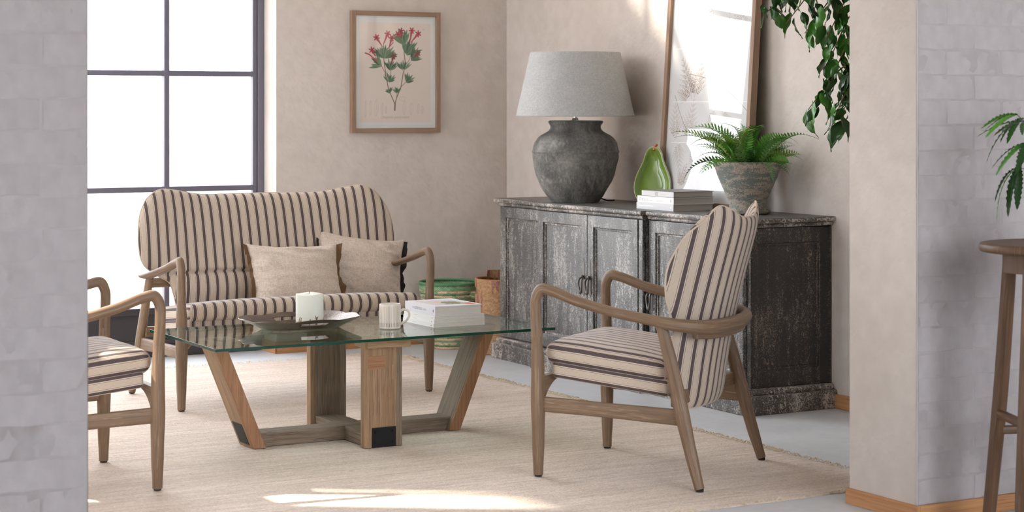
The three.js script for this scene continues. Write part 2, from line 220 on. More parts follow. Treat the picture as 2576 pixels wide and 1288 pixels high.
const M = {
  plaster: std({ map: rep(T.plaster, 2.1, 2.1), bumpMap: rep(T.plasterB, 1.3, 1.3), bumpScale: 0.006, roughness: 0.92 }),
  paint: std({ map: rep(T.paint, 1.3, 1.3), bumpMap: rep(T.paintB, 0.55, 0.55), bumpScale: 0.0045, roughness: 0.8 }),
  ceiling: std({ color: 0xe6e0d8, roughness: 0.95 }),
  concrete: std({ map: rep(T.concrete, 2.4, 2.4), roughnessMap: rep(T.concreteR, 1.7, 1.7), roughness: 0.9, metalness: 0 }),
  rug: std({ map: rep(T.rug, 1.1, 1.1), bumpMap: rep(T.rugB, 0.7, 0.7), bumpScale: 0.006, roughness: 1 }),
  rugThread: std({ color: 0xe0ceb2, roughness: 1 }),
  oak: std({ map: rep(T.oak, 0.16, 0.7), bumpMap: rep(T.oakB, 0.1, 0.5), bumpScale: 0.0008, roughness: 0.5 }),
  reclaim: std({ map: rep(T.reclaim, 0.2, 0.7), bumpMap: rep(T.oakB, 0.1, 0.5), bumpScale: 0.002, roughness: 0.72 }),
  reclaimGrey: std({ map: rep(T.reclaimGrey, 0.17, 0.7), bumpMap: rep(T.oakB, 0.09, 0.5), bumpScale: 0.004, roughness: 0.8 }),
  reclaimRed: std({ map: rep(T.reclaimRed, 0.2, 0.7), bumpMap: rep(T.oakB, 0.1, 0.5), bumpScale: 0.001, roughness: 0.65 }),
  pine: std({ map: rep(T.pine, 0.2, 0.9), roughness: 0.5 }),
  frame: std({ map: rep(T.frame, 0.14, 0.7), bumpMap: rep(T.oakB, 0.1, 0.5), bumpScale: 0.0006, roughness: 0.6 }),
  flake: phys({ map: rep(T.flake, 0.55, 0.55), bumpMap: rep(T.flakeB, 0.45, 0.45), bumpScale: 0.0008, roughness: 0.42, clearcoat: 0.9, clearcoatRoughness: 0.42 }),
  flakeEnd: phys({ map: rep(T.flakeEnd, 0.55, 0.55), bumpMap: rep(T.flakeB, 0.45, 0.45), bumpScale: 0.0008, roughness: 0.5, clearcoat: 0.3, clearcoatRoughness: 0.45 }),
  edge: phys({ map: rep(T.edge, 0.8, 0.8), bumpMap: rep(T.flakeB, 0.45, 0.45), bumpScale: 0.001, roughness: 0.5, clearcoat: 0.6, clearcoatRoughness: 0.45 }),
  topg: std({ map: rep(T.topg, 0.8, 0.8), roughness: 0.42 }),
  stripe: phys({ map: rep(T.stripe, 0.044, 0.088), bumpMap: rep(T.weaveB, 0.11, 0.11), bumpScale: 0.0006, roughness: 0.95, sheen: 0.9, sheenColor: new THREE.Color(0.9, 0.9, 0.95), sheenRoughness: 0.5 }),
  piping: std({ color: 0xc4b29d, roughness: 0.95 }),
  linen: std({ map: rep(T.linen, 0.34, 0.34), bumpMap: rep(T.weaveB, 0.14, 0.14), bumpScale: 0.0008, roughness: 0.98 }),
  frillBrown: std({ color: 0x6d5236, roughness: 0.95, side: THREE.DoubleSide }), frillBlack: std({ color: 0x1d1c1d, roughness: 0.9, side: THREE.DoubleSide }),
  shade: std({ map: rep(T.shade, 0.3, 0.3), bumpMap: rep(T.weaveB, 0.12, 0.12), bumpScale: 0.0004, roughness: 0.95 }),
  clay: std({ map: rep(T.clay, 0.42, 0.42), bumpMap: rep(T.clayB, 0.3, 0.3), bumpScale: 0.006, roughness: 0.85 }),
  chrome: std({ color: 0xd8d8d8, metalness: 1, roughness: 0.16 }), iron: std({ color: 0x1b1b1c, metalness: 0.6, roughness: 0.5 }), pewter: std({ color: 0x6e6a66, metalness: 0.9, roughness: 0.38 }),
  steel: std({ color: 0x686570, roughness: 0.45, metalness: 0.2 }), steelDark: std({ color: 0x3b3739, roughness: 0.5 }), rubber: std({ color: 0x1e1712, roughness: 0.8 }),
  pane: phys({ color: 0xffffff, transmission: 1, thickness: 0, roughness: 0, ior: 1.5 }),
  glassEdge: phys({ color: 0x0a4636, roughness: 0.06, transmission: 0.3, thickness: 0, ior: 1.5 }), tableGlass: phys({ color: 0xe4f0ea, transmission: 1, thickness: 0, roughness: 0, ior: 1.5 }),
  pear: phys({ color: 0x6c8c28, roughness: 0.22, clearcoat: 1, clearcoatRoughness: 0.06 }), pearRim: phys({ color: 0xd8cdb4, roughness: 0.35, clearcoat: 0.6 }), pearStalk: phys({ color: 0xb85a34, roughness: 0.3, clearcoat: 0.8 }),
  pot: std({ map: rep(T.glazePot, 0.3, 0.3), bumpMap: rep(T.speck, 0.12, 0.12), bumpScale: 0.002, roughness: 0.8 }), soil: std({ color: 0x2a2019, roughness: 1 }),
  tray: std({ map: rep(T.metal, 0.3, 0.3), bumpMap: rep(T.speck, 0.2, 0.2), bumpScale: 0.001, metalness: 0.7, roughness: 0.34 }),
  white: std({ color: 0xe9e7e4, roughness: 0.6 }), mat: std({ color: 0xd9dad4, roughness: 0.9 }), pages: std({ color: 0xcfc9c0, roughness: 0.95 }), backing: std({ color: 0x6b5746, roughness: 0.9 }),
  stem: std({ color: 0x5d4a33, roughness: 0.8 }), stool: std({ map: rep(T.oak, 0.2, 0.9), roughness: 0.5, color: 0xcdb79f }), brickFar: std({ color: 0xb49a86, roughness: 1 }), paving: std({ color: 0xb9b4ab, roughness: 1 }),
};
const leafMat = (c, r = 0.4) => phys({ color: c, roughness: r, side: THREE.DoubleSide, transmission: 0, specularIntensity: 0.7 });

// ---------------------------------------------------------------- the room
const H = 5.3, PZ0 = 4.345, PZ1 = 4.655, LX = -4.6;
sbox('floor', [[-7.6, 2.0, -0.2, 0, -0.35, 13.0]], M.concrete);
sbox('ceiling', [[-7.6, 2.0, H, H + 0.2, -0.35, 13.0]], M.ceiling);
const W1 = { x0: -3.66, x1: -1.36, top: 5.0 };
sbox('wall_back', [[W1.x1, 0.3, 0, H, -0.32, 0], [LX - 0.3, W1.x0, 0, H, -0.32, 0], [W1.x0, W1.x1, W1.top, H, -0.32, 0]], M.plaster);
sbox('wall_right', [[-0.02, 0.3, 0, H, 0, PZ0]], M.plaster);
const W2 = { z0: 1.79, z1: 2.285, y0: 0.0, y1: 3.6 }, W4 = { z0: 0.3, z1: 1.6 }, W5 = { z0: 3.0, z1: 3.95 };
sbox('wall_left', [[LX - 0.3, LX, 0, H, 0, W4.z0], [LX - 0.3, LX, 0, H, W4.z1, W2.z0], [LX - 0.3, LX, 0, H, W2.z1, W5.z0], [LX - 0.3, LX, 0, H, W5.z1, PZ0], [LX - 0.3, LX, 2.3, H, W5.z0, W5.z1], [LX - 0.3, LX, W2.y1, H, W2.z0, W2.z1], [LX - 0.3, LX, W2.y1, H, W4.z0, W4.z1]], M.plaster);
const wpr = sbox('wall_partition_right', [[-1.214, 1.7, 0, H, PZ0, PZ1]], M.paint);
part('plaster_coat', wbox(-1.2185, -1.213, 0.0, H, PZ0 - 0.003, PZ1 + 0.001, 0.002), M.plaster, wpr);
const wpl = sbox('wall_partition_left', [[-7.3, -3.768, 0, H, PZ0, PZ1]], M.paint);
sbox('wall_partition_lintel', [[-3.768, -1.214, 2.75, H, PZ0, PZ1]], M.paint);
const W3 = { x0: -4.4, x1: 1.5, y0: 0.4, y1: 4.6 };
sbox('wall_front', [[-7.6, W3.x0, 0, H, 12.6, 12.9], [W3.x1, 2.0, 0, H, 12.6, 12.9], [W3.x0, W3.x1, 0, W3.y0, 12.6, 12.9], [W3.x0, W3.x1, W3.y1, H, 12.6, 12.9]], M.paint);
sbox('wall_front_left', [[-7.6, -7.3, 0, H, PZ0, 12.6]], M.paint);
sbox('wall_front_right', [[1.7, 2.0, 0, H, PZ0, 12.6]], M.paint);

// painted bricks that show through the thick paint on the near faces of the partition
{
  const R = rng(5), geos = [0, 1, 2, 3].map((k) => [0.219, 0.107].map((w) => rbox(w, 0.0725, 0.012, 0.0022, 'y', [6, 3, 1], 2, (q) => { const e = vn(q.x * 40 + 7 * k, q.y * 40, 64, 64, 500 + k) - 0.5; if (q.z > 0) q.z += e * 0.0022; q.x += e * 0.004; q.y += (vn(q.x * 45, 3 + k, 64, 64, 510) - 0.5) * 0.006; })));
  const lay = (wall, x0, x1, fromLeft) => {
    for (let r = 0; r < 21; r++) {
      const y = 0.05 + r * 0.0765 + 0.036; let x = fromLeft ? x0 : x1, half = r % 2 === 1, first = true;
      while (fromLeft ? x < x1 : x > x0) {
        const short = first && half, w = short ? 0.107 : 0.219, g = geos[Math.floor(R() * 4)][short ? 1 : 0];
        const cx = fromLeft ? x + w / 2 + 0.003 : x - w / 2 - 0.003;
        part('brick', g, M.paint, wall, [cx, y, PZ1 - 0.0060 + R() * 0.0011], [(R() - 0.5) * 0.01, (R() - 0.5) * 0.008, (R() - 0.5) * 0.016]);
        x += (fromLeft ? 1 : -1) * (w + 0.006); first = false;
      }
    }
  };
  lay(wpr, -1.214, -0.72, true); lay(wpl, -4.12, -3.768, false);
}
const baseb = (name, list, mat = M.pine) => { const m = part(name, list.map(([x0, x1, z0, z1, h]) => rb(x0, x1, 0, h, z0, z1, 0.003, x1 - x0 > z1 - z0 ? 'x' : 'z')), mat, scene); m.name = name; m.userData.kind = 'structure'; };
baseb('baseboard_back', [[W1.x1 - 0.012, -0.02, 0, 0.014, 0.06], [W1.x1 - 0.014, W1.x1, -0.2, 0.014, 0.06]]);
baseb('baseboard_right', [[-0.032, -0.02, 0.014, PZ0, 0.06]]);
baseb('baseboard_partition', [[-1.228, -1.214, PZ0 - 0.012, PZ1 + 0.014, 0.05], [-1.214, 1.7, PZ1, PZ1 + 0.014, 0.05]]);

// steel windows: bars, panes and kick panels
function steelWindow(name, place, x0, x1, top, mull, bars, kick, dark) {
  const w = struct(name); w.position.set(...place.at); w.rotation.y = place.turn || 0;
  part('window_frame', [rb(x0, x0 + 0.034, 0, top, -0.03, 0.03), rb(x1 - 0.034, x1, 0, top, -0.03, 0.03), rb(x0, x1, top - 0.04, top, -0.03, 0.03), rb(x0 + 0.034, x0 + 0.058, 0, top, -0.018, 0.018), rb(x1 - 0.058, x1 - 0.034, 0, top, -0.018, 0.018)], M.steel, w);
  for (const m of mull) part('mullion', [rb(m - 0.014, m + 0.014, kick, top, -0.022, 0.022)], M.steel, w);
  const xs = [x0 + 0.058, ...mull, x1 - 0.058], ys = [kick, ...bars, top - 0.04];
  for (const b of bars) for (let i = 0; i + 1 < xs.length; i++) part('glazing_bar', [rb(xs[i], xs[i + 1], b - 0.014, b + 0.014, -0.018, 0.02, 0.003, 'x')], M.steel, w);
  if (kick > 0) { part('kick_panel', [rb(x0 + 0.03, x1 - 0.03, 0.0, kick - 0.03, -0.012, 0.012), rb(x0 + 0.03, x1 - 0.03, kick - 0.035, kick, -0.026, 0.03), rb(x0 + 0.03, x1 - 0.03, 0, 0.06, -0.02, 0.034), rb(x0 + 0.03, x1 - 0.03, 0.06, 0.085, -0.02, 0.024)], M.steelDark, w); }
  for (let i = 0; i + 1 < xs.length; i++) for (let j = 0; j + 1 < ys.length; j++) { const g = new THREE.PlaneGeometry(xs[i + 1] - xs[i], ys[j + 1] - ys[j]); part('pane', g, M.pane, w, [(xs[i] + xs[i + 1]) / 2, (ys[j] + ys[j + 1]) / 2, 0]); }
  return w;
}
steelWindow('window_1', { at: [0, 0, -0.19] }, W1.x0, W1.x1, W1.top, [-3.275, -2.81, -2.345, -1.88], [0.838, 1.421, 2.004, 2.587, 3.17, 3.753, 4.336], 0.247);
steelWindow('window_2', { at: [LX - 0.2, 0, 0], turn: -Math.PI / 2 }, W2.z0, W2.z1, W2.y1, [1.907], [0.75], 0.25);
steelWindow('window_5', { at: [LX - 0.2, 0, 0], turn: -Math.PI / 2 }, W5.z0, W5.z1, 2.3, [3.475], [0.838, 1.421], 0.25);
steelWindow('window_4', { at: [LX - 0.2, 0, 0], turn: -Math.PI / 2 }, W4.z0, W4.z1, W2.y1, [0.73, 1.165], [0.838, 1.421, 2.004, 2.587], 0.25);
steelWindow('window_3', { at: [0, W3.y0, 12.75] }, W3.x0, W3.x1, W3.y1 - W3.y0, [-3.2, -2.0, -0.8, 0.4], [1.0, 2.0, 3.1], 0);
// outdoors
sbox('ground_outside', [[-60, 40, -0.4, -0.22, -60, 40]], M.paving);
{ // neighbouring building whose roof edge shades most of the back window from the sun
  const g = extr(poly([[0.3, -0.3], [4.15, -0.3], [4.15, 8.78], [1.27, 9.59], [0.3, 9.86]]), 4, 0.0), e1 = V(-SUN_AZ[1], 0, SUN_AZ[0]), e2 = V(0, 1, 0), e3 = e1.clone().cross(e2);
  g.applyMatrix4(new THREE.Matrix4().makeBasis(e1, e2, e3).setPosition(-9 * SUN_AZ[0], 0, -9 * SUN_AZ[1])); boxUV(flat(g));
  const b = part('neighbouring_building', smooth(g, 0.5), M.brickFar, scene); tag(b, 'pale neighbouring building with a sloping roof outside the left windows', 'building');
}

// ---------------------------------------------------------------- rug
{
  const x0 = -3.75, x1 = -0.86, z0 = 0.30, z1 = 4.2, nx = 90, nz = 120, t = 0.006, pos = [], uv = [], idx = [];
  const wob = (a, s, amp) => (fbm(a * 0.13, 0.3, 16, 4, 4, s) - 0.5) * amp;
  const at = (i, j) => { const u = i / nx, v = j / nz; const xr = x1 + wob(v * 4, 600, 0.03), zl = z0 + wob(u * 3, 601, 0.02), zr = z1 + wob(u * 3, 602, 0.03); return [lerp(x0, xr, u), lerp(zl, zr, v)]; };
  for (let j = 0; j <= nz; j++) for (let i = 0; i <= nx; i++) { const [x, z] = at(i, j), e = Math.min(i, nx - i, j, nz - j); pos.push(x, (e === 0 ? t * 0.55 : t) + (vn(x * 5, z * 5, 64, 64, 610) - 0.5) * 0.002, z); uv.push(x, z); }
  const n = (nx + 1) * (nz + 1), ring = []; for (let i = 0; i <= nx; i++) ring.push(i); for (let j = 1; j <= nz; j++) ring.push(j * (nx + 1) + nx); for (let i = nx - 1; i >= 0; i--) ring.push(nz * (nx + 1) + i); for (let j = nz - 1; j >= 1; j--) ring.push(j * (nx + 1));
  ring.forEach((k) => { pos.push(pos[k * 3], 0.0005, pos[k * 3 + 2]); uv.push(uv[k * 2], uv[k * 2 + 1]); });
  for (let j = 0; j < nz; j++) for (let i = 0; i < nx; i++) { const a = j * (nx + 1) + i, b = a + nx + 1; idx.push(a, b, a + 1, b, b + 1, a + 1); }
  for (let k = 0; k < ring.length; k++) { const k2 = (k + 1) % ring.length; idx.push(ring[k], ring[k2], n + k, ring[k2], n + k2, n + k); }
  const rug = thing('area_rug', 'large beige hand-woven rug with frayed edges on the grey floor', 'rug');
  part('rug_body', smooth(grid(pos, uv, idx)), M.rug, rug);
  const R = rng(77), fr = [];
  const thread = (x, z, dx, dz, L) => { const a = (R() - 0.5) * 1.8, c = Math.cos(a), s = Math.sin(a), ex = dx * c - dz * s, ez = dx * s + dz * c; fr.push(sweep([[x - ex * 0.01, 0.007, z - ez * 0.01, 0.0015], [x + ex * L * 0.5, 0.009 + R() * 0.006, z + ez * L * 0.5 + (R() - 0.5) * 0.006, 0.0014], [x + ex * L, 0.003, z + ez * L, 0.0008]], { n: 4, m: 4, cap: 0.1 })); };
  for (let k = 0; k < 620; k++) { const z = lerp(z0, z1, k / 620), cl = fbm(z * 0.1, 0.7, 60, 4, 3, 640); if (R() < 0.3 + cl) thread(x1 + wob((z - z0) / (z1 - z0) * 4, 600, 0.03), z, 1, 0, 0.006 + R() * 0.02 * cl * 2); }
  for (let k = 0; k < 420; k++) { const x = lerp(-2.9, x1, k / 420); if (R() < 0.5) thread(x, z0 + wob((x - x0) / (x1 - x0) * 3, 601, 0.02), 0, -1, 0.004 + R() * 0.012); if (R() < 0.3) thread(x, z1 + wob((x - x0) / (x1 - x0) * 3, 602, 0.03), 0, 1, 0.004 + R() * 0.01); }
  part('fringe', fr, M.rugThread, rug).userData.kind = 'stuff';
}

// ---------------------------------------------------------------- sideboard
const SB = { z0: 0.715, z1: 2.764, m0: 1.13, m1: 2.04, xf: -0.44, xm: -0.468, xb: -0.026, top: 0.797 };
{
  const sb = thing('sideboard', 'long breakfront sideboard in distressed black and grey paint against the right wall', 'sideboard');
  const outline = (o) => poly([[SB.xb, SB.z0 - o], [SB.xb, SB.z1 + o], [SB.xf - o, SB.z1 + o], [SB.xf - o, SB.m1 + o * 0.45], [SB.xm - o, SB.m1 + o * 0.45], [SB.xm - o, SB.m0 - o * 0.45], [SB.xf - o, SB.m0 - o * 0.45], [SB.xf - o, SB.z0 - o]]);
  const slab = (o, y0, y1, bev = 0.004, seg = 2) => { const g = extr(outline(o), y1 - y0 - 2 * bev, bev, seg); g.applyMatrix4(new THREE.Matrix4().makeBasis(V(1, 0, 0), V(0, 0, 1), V(0, -1, 0)).setPosition(0, y1 - bev, 0)); return boxUV(flat(g), 'y'); };
  part('carcass', slab(-0.004, 0.06, 0.765, 0.001, 1), M.flake, sb);
  part('cornice', [slab(0.020, 0.759, 0.776, 0.006), slab(0.036, 0.776, SB.top - 0.002, 0.007, 3)], M.edge, sb);
  part('top', slab(0.030, SB.top - 0.006, SB.top, 0.001, 1), M.topg, sb);
  part('plinth', [slab(0.044, 0.0, 0.078, 0.004), slab(0.026, 0.07, 0.104, 0.014, 3)], M.edge, sb);
  const door = (name, z0, z1, x, m = [0.052, 0.052], y0 = 0.112, y1 = 0.756, rail = 0.055, botrail = 0.062) => {
    const s = rect(z0, y0, z1, y1), a = z0 + m[0], b = z1 - m[1]; s.holes.push(poly([[a, y0 + botrail], [a, y1 - rail], [b, y1 - rail], [b, y0 + botrail]]));
    const d = part(name, boxUV(flat(towardsMinusX(extr(s, 0.014, 0.0035, 2), x))), M.flake, sb);
    part('panel', [boxUV(flat(towardsMinusX(extr(rect(a - 0.01, y0 + botrail - 0.01, b + 0.01, y1 - rail + 0.01), 0.003, 0.001), x)))], M.flake, d);
    const mo = rect(a - 0.002, y0 + botrail - 0.002, b + 0.002, y1 - rail + 0.002); mo.holes.push(poly([[a + 0.009, y0 + botrail + 0.009], [a + 0.009, y1 - rail - 0.009], [b - 0.009, y1 - rail - 0.009], [b - 0.009, y0 + botrail + 0.009]]));
    part('moulding', boxUV(flat(towardsMinusX(extr(mo, 0.004, 0.002, 2), x - 0.003))), M.edge, d);
    return d;
  };
  const handle = (d, x, z, y) => {
    const plate = poly([[-0.009, 0.05], [-0.005, 0.085], [-0.007, 0.1], [0, 0.125], [0.007, 0.1], [0.005, 0.085], [0.009, 0.05], [0.016, 0.035], [0.01, 0.02], [0.008, -0.02], [0.012, -0.035], [0, -0.05], [-0.012, -0.035], [-0.008, -0.02], [-0.01, 0.02], [-0.016, 0.035]]);
    const g = flat(towardsMinusX(extr(plate, 0.003, 0.001, 1), x)); g.translate(0, y, z);
    const drop = sweep([[x - 0.006, y + 0.038, z - 0.006, 0.004], [x - 0.02, y + 0.03, z - 0.012, 0.005], [x - 0.022, y, z - 0.013, 0.004], [x - 0.02, y - 0.032, z, 0.008], [x - 0.022, y, z + 0.013, 0.004], [x - 0.02, y + 0.03, z + 0.012, 0.005], [x - 0.006, y + 0.038, z + 0.006, 0.004]], { n: 26, m: 8, side: [1, 0, 0] });
    const knob = new THREE.SphereGeometry(0.008, 12, 8).translate(x - 0.012, y + 0.042, z);
    part('handle', [boxUV(g), drop, knob], M.pewter, d).userData.label = 'tarnished ornate drop handle';
  };
  door('end_stile_panel', SB.z0, SB.m0 - 0.002, SB.xf, [0.056, 0.03]);
  const mid = (SB.m0 + SB.m1) / 2; handle(door('door', SB.m0 + 0.004, mid - 0.0015, SB.xm, [0.05, 0.048]), SB.xm - 0.015, mid - 0.03, 0.43); handle(door('door', mid + 0.0015, SB.m1 - 0.036, SB.xm, [0.05, 0.05]), SB.xm - 0.015, mid + 0.026, 0.43);
  part('stile', boxUV(rb(SB.xm - 0.013, SB.xm, 0.112, 0.756, SB.m1 - 0.033, SB.m1 - 0.001)), M.flake, sb);
  const q = (SB.m1 + SB.z1) / 2; handle(door('door', SB.m1 + 0.014, q - 0.0015, SB.xf, [0.05, 0.05]), SB.xf - 0.015, SB.m1 + 0.037, 0.40); door('door', q + 0.0015, SB.z1 - 0.02, SB.xf, [0.05, 0.05]);
  // end facing the camera side: frame and sunken panel
  const s = rect(SB.xf, 0.104, SB.xb, 0.758); s.holes.push(poly([[SB.xf + 0.036, 0.175], [SB.xf + 0.036, 0.692], [SB.xb - 0.06, 0.692], [SB.xb - 0.06, 0.175]]));
  const e = extr(s, 0.012, 0.003, 2); e.translate(0, 0, SB.z1 - 0.006); const ef = part('end_frame', boxUV(flat(e)), M.flakeEnd, sb);
  part('panel', boxUV(rb(SB.xf + 0.03, SB.xb - 0.05, 0.17, 0.70, SB.z1 - 0.006, SB.z1 - 0.001, 0.001)), M.flakeEnd, ef);
  const mo = rect(SB.xf + 0.034, 0.173, SB.xb - 0.058, 0.694); mo.holes.push(poly([[SB.xf + 0.046, 0.185], [SB.xf + 0.046, 0.682], [SB.xb - 0.07, 0.682], [SB.xb - 0.07, 0.185]])); const mg = extr(mo, 0.004, 0.002, 2); mg.translate(0, 0, SB.z1 - 0.001); part('moulding', boxUV(flat(mg)), M.flakeEnd, ef);
}

// ---------------------------------------------------------------- settee and armchairs (front towards +z, origin between the feet)
// upholstered back: W(t) half width, top(s) upper edge, Zc(t) line of lean, wing(t) forward curl at the sides
function backShell({ W, top, y0, Zc, wing, kx = 0, T: th, crease }) {
  const curl = (t, s, x) => kx ? kx * Math.abs(x) ** 2.4 : wing(t) * Math.abs(s) ** 2.4;
  const ns = 56, nt = 90, pos = [], uv = [], idx = [], ring = 2 * ns;
  const S = (i) => -Math.cos(Math.PI * i / ns), E = (x, p) => Math.sqrt(Math.max(0, 1 - Math.abs(x) ** p));
  for (let j = 0; j <= nt; j++) {
    const t = (1 - Math.cos(Math.PI * j / nt)) / 2;
    for (let i = 0; i < ring; i++) {
      const front = i <= ns, s = S(front ? i : ring - i), x = W(t) * s, y = y0 + (top(s) - y0) * t, thick = th * E(s, 3.2) * E(2 * t - 1, 10);
      let z = Zc(t, s) + curl(t, s, x) + (front ? 1 : -1) * thick / 2;
      if (front) z += (0.016 * (1 - s * s) ** 2 * (Math.sin(Math.PI * clamp(t)) ** 0.5)) - (crease ? crease(y, s) : 0);
      pos.push(x, y, z); uv.push(x * 1.02 + 0.022, y);
    }
  }
  for (let j = 0; j < nt; j++) for (let i = 0; i < ring; i++) { const a = j * ring + i, b = j * ring + (i + 1) % ring, c = a + ring, d = b + ring; idx.push(a, b, d, a, d, c); }
  const edge = [], add = (t, q) => edge.push([W(t) * q, y0 + (top(q) - y0) * t, Zc(t, q) + curl(t, q, W(t) * q), 0.0032]);
  for (let j = 0; j <= 40; j++) add(j / 40, -1); for (let i = 1; i < 40; i++) add(1, -Math.cos(Math.PI * i / 40)); for (let j = 40; j >= 0; j--) add(j / 40, 1); for (let i = 1; i < 30; i++) add(0, Math.cos(Math.PI * i / 30)); edge.push([...edge[0]]);
  return [smooth(grid(pos, uv, idx)), sweep(edge, { n: 260, m: 8, side: [0, 0, 1], cap: 0 })];
}
function pw(pts) {                        // smooth curve through the points
  const m = pts.map((p, i) => i === 0 || i === pts.length - 1 ? 0 : (pts[i + 1][1] - pts[i - 1][1]) / (pts[i + 1][0] - pts[i - 1][0])), L = pts.length - 1;
  m[0] = (pts[1][1] - pts[0][1]) / (pts[1][0] - pts[0][0]); m[L] = (pts[L][1] - pts[L - 1][1]) / (pts[L][0] - pts[L - 1][0]);
  return (t) => { if (t <= pts[0][0]) return pts[0][1]; for (let i = 1; i <= L; i++) if (t <= pts[i][0]) { const h = pts[i][0] - pts[i - 1][0], f = (t - pts[i - 1][0]) / h, f2 = f * f, f3 = f2 * f; return (2 * f3 - 3 * f2 + 1) * pts[i - 1][1] + (f3 - 2 * f2 + f) * h * m[i - 1] + (3 * f2 - 2 * f3) * pts[i][1] + (f3 - f2) * h * m[i]; } return pts[L][1]; };
}
function makeSeat(root, o) {
  const w = o.w, k = o.k, y = (v) => v * k, z = (d) => 0.29 - d;   // half width at the front feet, height factor, distance back from the front feet
  for (const s of [-1, 1]) {
    const X = s * w, fl = part('leg', sweep([[X, 0.006, z(0.0), 0.0165], [X, y(0.12), z(0.0), 0.021], [X, y(0.25), z(-0.001), 0.0255, 0.024], [X, y(0.36), z(-0.002), 0.024, 0.022], [X + s * 0.002, y(0.47), z(-0.004), 0.018, 0.019], [X + s * 0.002, y(0.49), z(-0.005), 0.0172, 0.018]], { n: 30, m: 16, side: [1, 0, 0], cap: 0.15, uo: s * 0.3 + w }), M.oak, root);
    part('glide', new THREE.CylinderGeometry(0.013, 0.0125, 0.008, 16).translate(X, 0.004, z(0)), M.rubber, fl);
    const xr = s * (w - 0.014), rl = part('leg', sweep([[xr, y(0.535), z(0.436), 0.019, 0.017], [xr + s * 0.006, y(0.40), z(0.476), 0.023, 0.019], [xr + s * 0.014, y(0.26), z(0.512), 0.025, 0.021], [xr + s * 0.022, y(0.12), z(0.549), 0.021, 0.018], [xr + s * 0.03, 0.008, z(0.582), 0.0165, 0.0155]], { n: 26, m: 16, side: [0, 0, 1], cap: 0.15, uo: s * 0.7 + w }), M.oak, root);
    part('glide', new THREE.CylinderGeometry(0.013, 0.0125, 0.008, 16).translate(xr + s * 0.03, 0.004, z(0.583)), M.rubber, rl);
    // side rail, slightly bowed
    const rail = sweep([[s * (w - 0.004), y(0.243), z(0.015), 0.009, 0.026], [s * (w - 0.004), y(0.238), z(0.25), 0.009, 0.025], [s * (w - 0.002), y(0.231), z(0.52), 0.009, 0.027]], { n: 16, m: 16, side: [1, 0, 0], p: 4, cap: 0.1, uo: s });
    part('side_rail', rail, M.oak, root);
  }
  if (o.horseshoe) {                       // one arm bow that runs round behind the back
    const half = [[w + 0.002, y(0.47), z(-0.004), 0.0182, 0.0192], [w + 0.004, y(0.55), z(-0.008), 0.0168, 0.0178], [w + 0.004, y(0.6), z(-0.006), 0.0165, 0.018], [w + 0.003, y(0.63), z(0.012), 0.0165, 0.019], [w + 0.002, y(0.626), z(0.05), 0.017, 0.018], [w + 0.004, y(0.597), z(0.14), 0.019, 0.0175], [w + 0.008, y(0.567), z(0.27), 0.021, 0.017], [w + 0.006, y(0.548), z(0.39), 0.022, 0.018], [w - 0.012, y(0.532), z(0.485), 0.022, 0.021], [w - 0.072, y(0.521), z(0.552), 0.021, 0.024], [w - 0.17, y(0.516), z(0.582), 0.02, 0.026], [0, y(0.514), z(0.592), 0.019, 0.027]];
    const pts = [...half, ...half.slice(0, -1).reverse().map((q) => [-q[0], ...q.slice(1)])];
    part('arm_bow', sweep(pts, { n: 150, m: 16, side: [1, 0, 0], cap: 0.1 }), M.oak, root);
    part('back_rail', sweep([[w - 0.075, y(0.492), z(0.535), 0.013, 0.012], [w - 0.16, y(0.49), z(0.566), 0.016, 0.015], [0, y(0.488), z(0.576), 0.016, 0.015], [-w + 0.16, y(0.49), z(0.566), 0.016, 0.015], [-w + 0.075, y(0.492), z(0.535), 0.013, 0.012]], { n: 40, m: 12, side: [0, 0, 1], p: 3, cap: 0.6 }), M.oak, root);
  } else {
    for (const s of [-1, 1]) {
      const half = [[w + 0.002, y(0.47), z(-0.004), 0.0182, 0.0192], [w + 0.004, y(0.55), z(-0.008), 0.0168, 0.0178], [w + 0.004, y(0.6), z(-0.006), 0.0165, 0.018], [w + 0.002, y(0.632), z(0.012), 0.0165, 0.019], [w, y(0.629), z(0.05), 0.018, 0.016], [w, y(0.602), z(0.14), 0.024, 0.014], [w + 0.002, y(0.57), z(0.27), 0.029, 0.013], [w + 0.004, y(0.546), z(0.39), 0.03, 0.014], [w - 0.002, y(0.537), z(0.475), 0.026, 0.014], [w - 0.008, y(0.535), z(0.5), 0.016, 0.01]];
      part('armrest', sweep(half.map((q) => [s * q[0], ...q.slice(1)]), { n: 70, m: 16, side: [1, 0, 0], cap: 0.5, uo: s }), M.oak, root);
    }
    part('back_rail', sweep([[-w + 0.02, y(0.505), z(0.455), 0.016, 0.022], [0, y(0.5), z(0.55), 0.016, 0.024], [w - 0.02, y(0.505), z(0.455), 0.016, 0.022]], { n: 24, m: 12, side: [0, 0, 1], p: 3 }), M.oak, root);
  }
  // arched front rail and rear rail
  const arch = new THREE.Shape(); const yt = y(0.335), yb = y(0.225), ym = y(0.318), r = 0.15; arch.moveTo(-w, yb); arch.quadraticCurveTo(-w + 0.05, ym - 0.006, -w + r, ym); arch.lineTo(w - r, ym); arch.quadraticCurveTo(w - 0.05, ym - 0.006, w, yb); arch.lineTo(w, yt); arch.lineTo(-w, yt);
  part('front_rail', boxUV(flat(extr(arch, 0.02, 0.003, 2)).translate(0, 0, z(0.012)), 'x'), M.oak, root);
  part('rear_rail', rb(-w + 0.01, w - 0.01, y(0.262), y(0.308), z(0.492), z(0.472), 0.004, 'x'), M.oak, root);
  // striped seat base and loose cushion, both falling towards the back
  const tilt = (q, y0) => { q.y += y0; const d = 0.29 - q.z; q.y -= d * (o.horseshoe ? 0.1 : 0.118); };
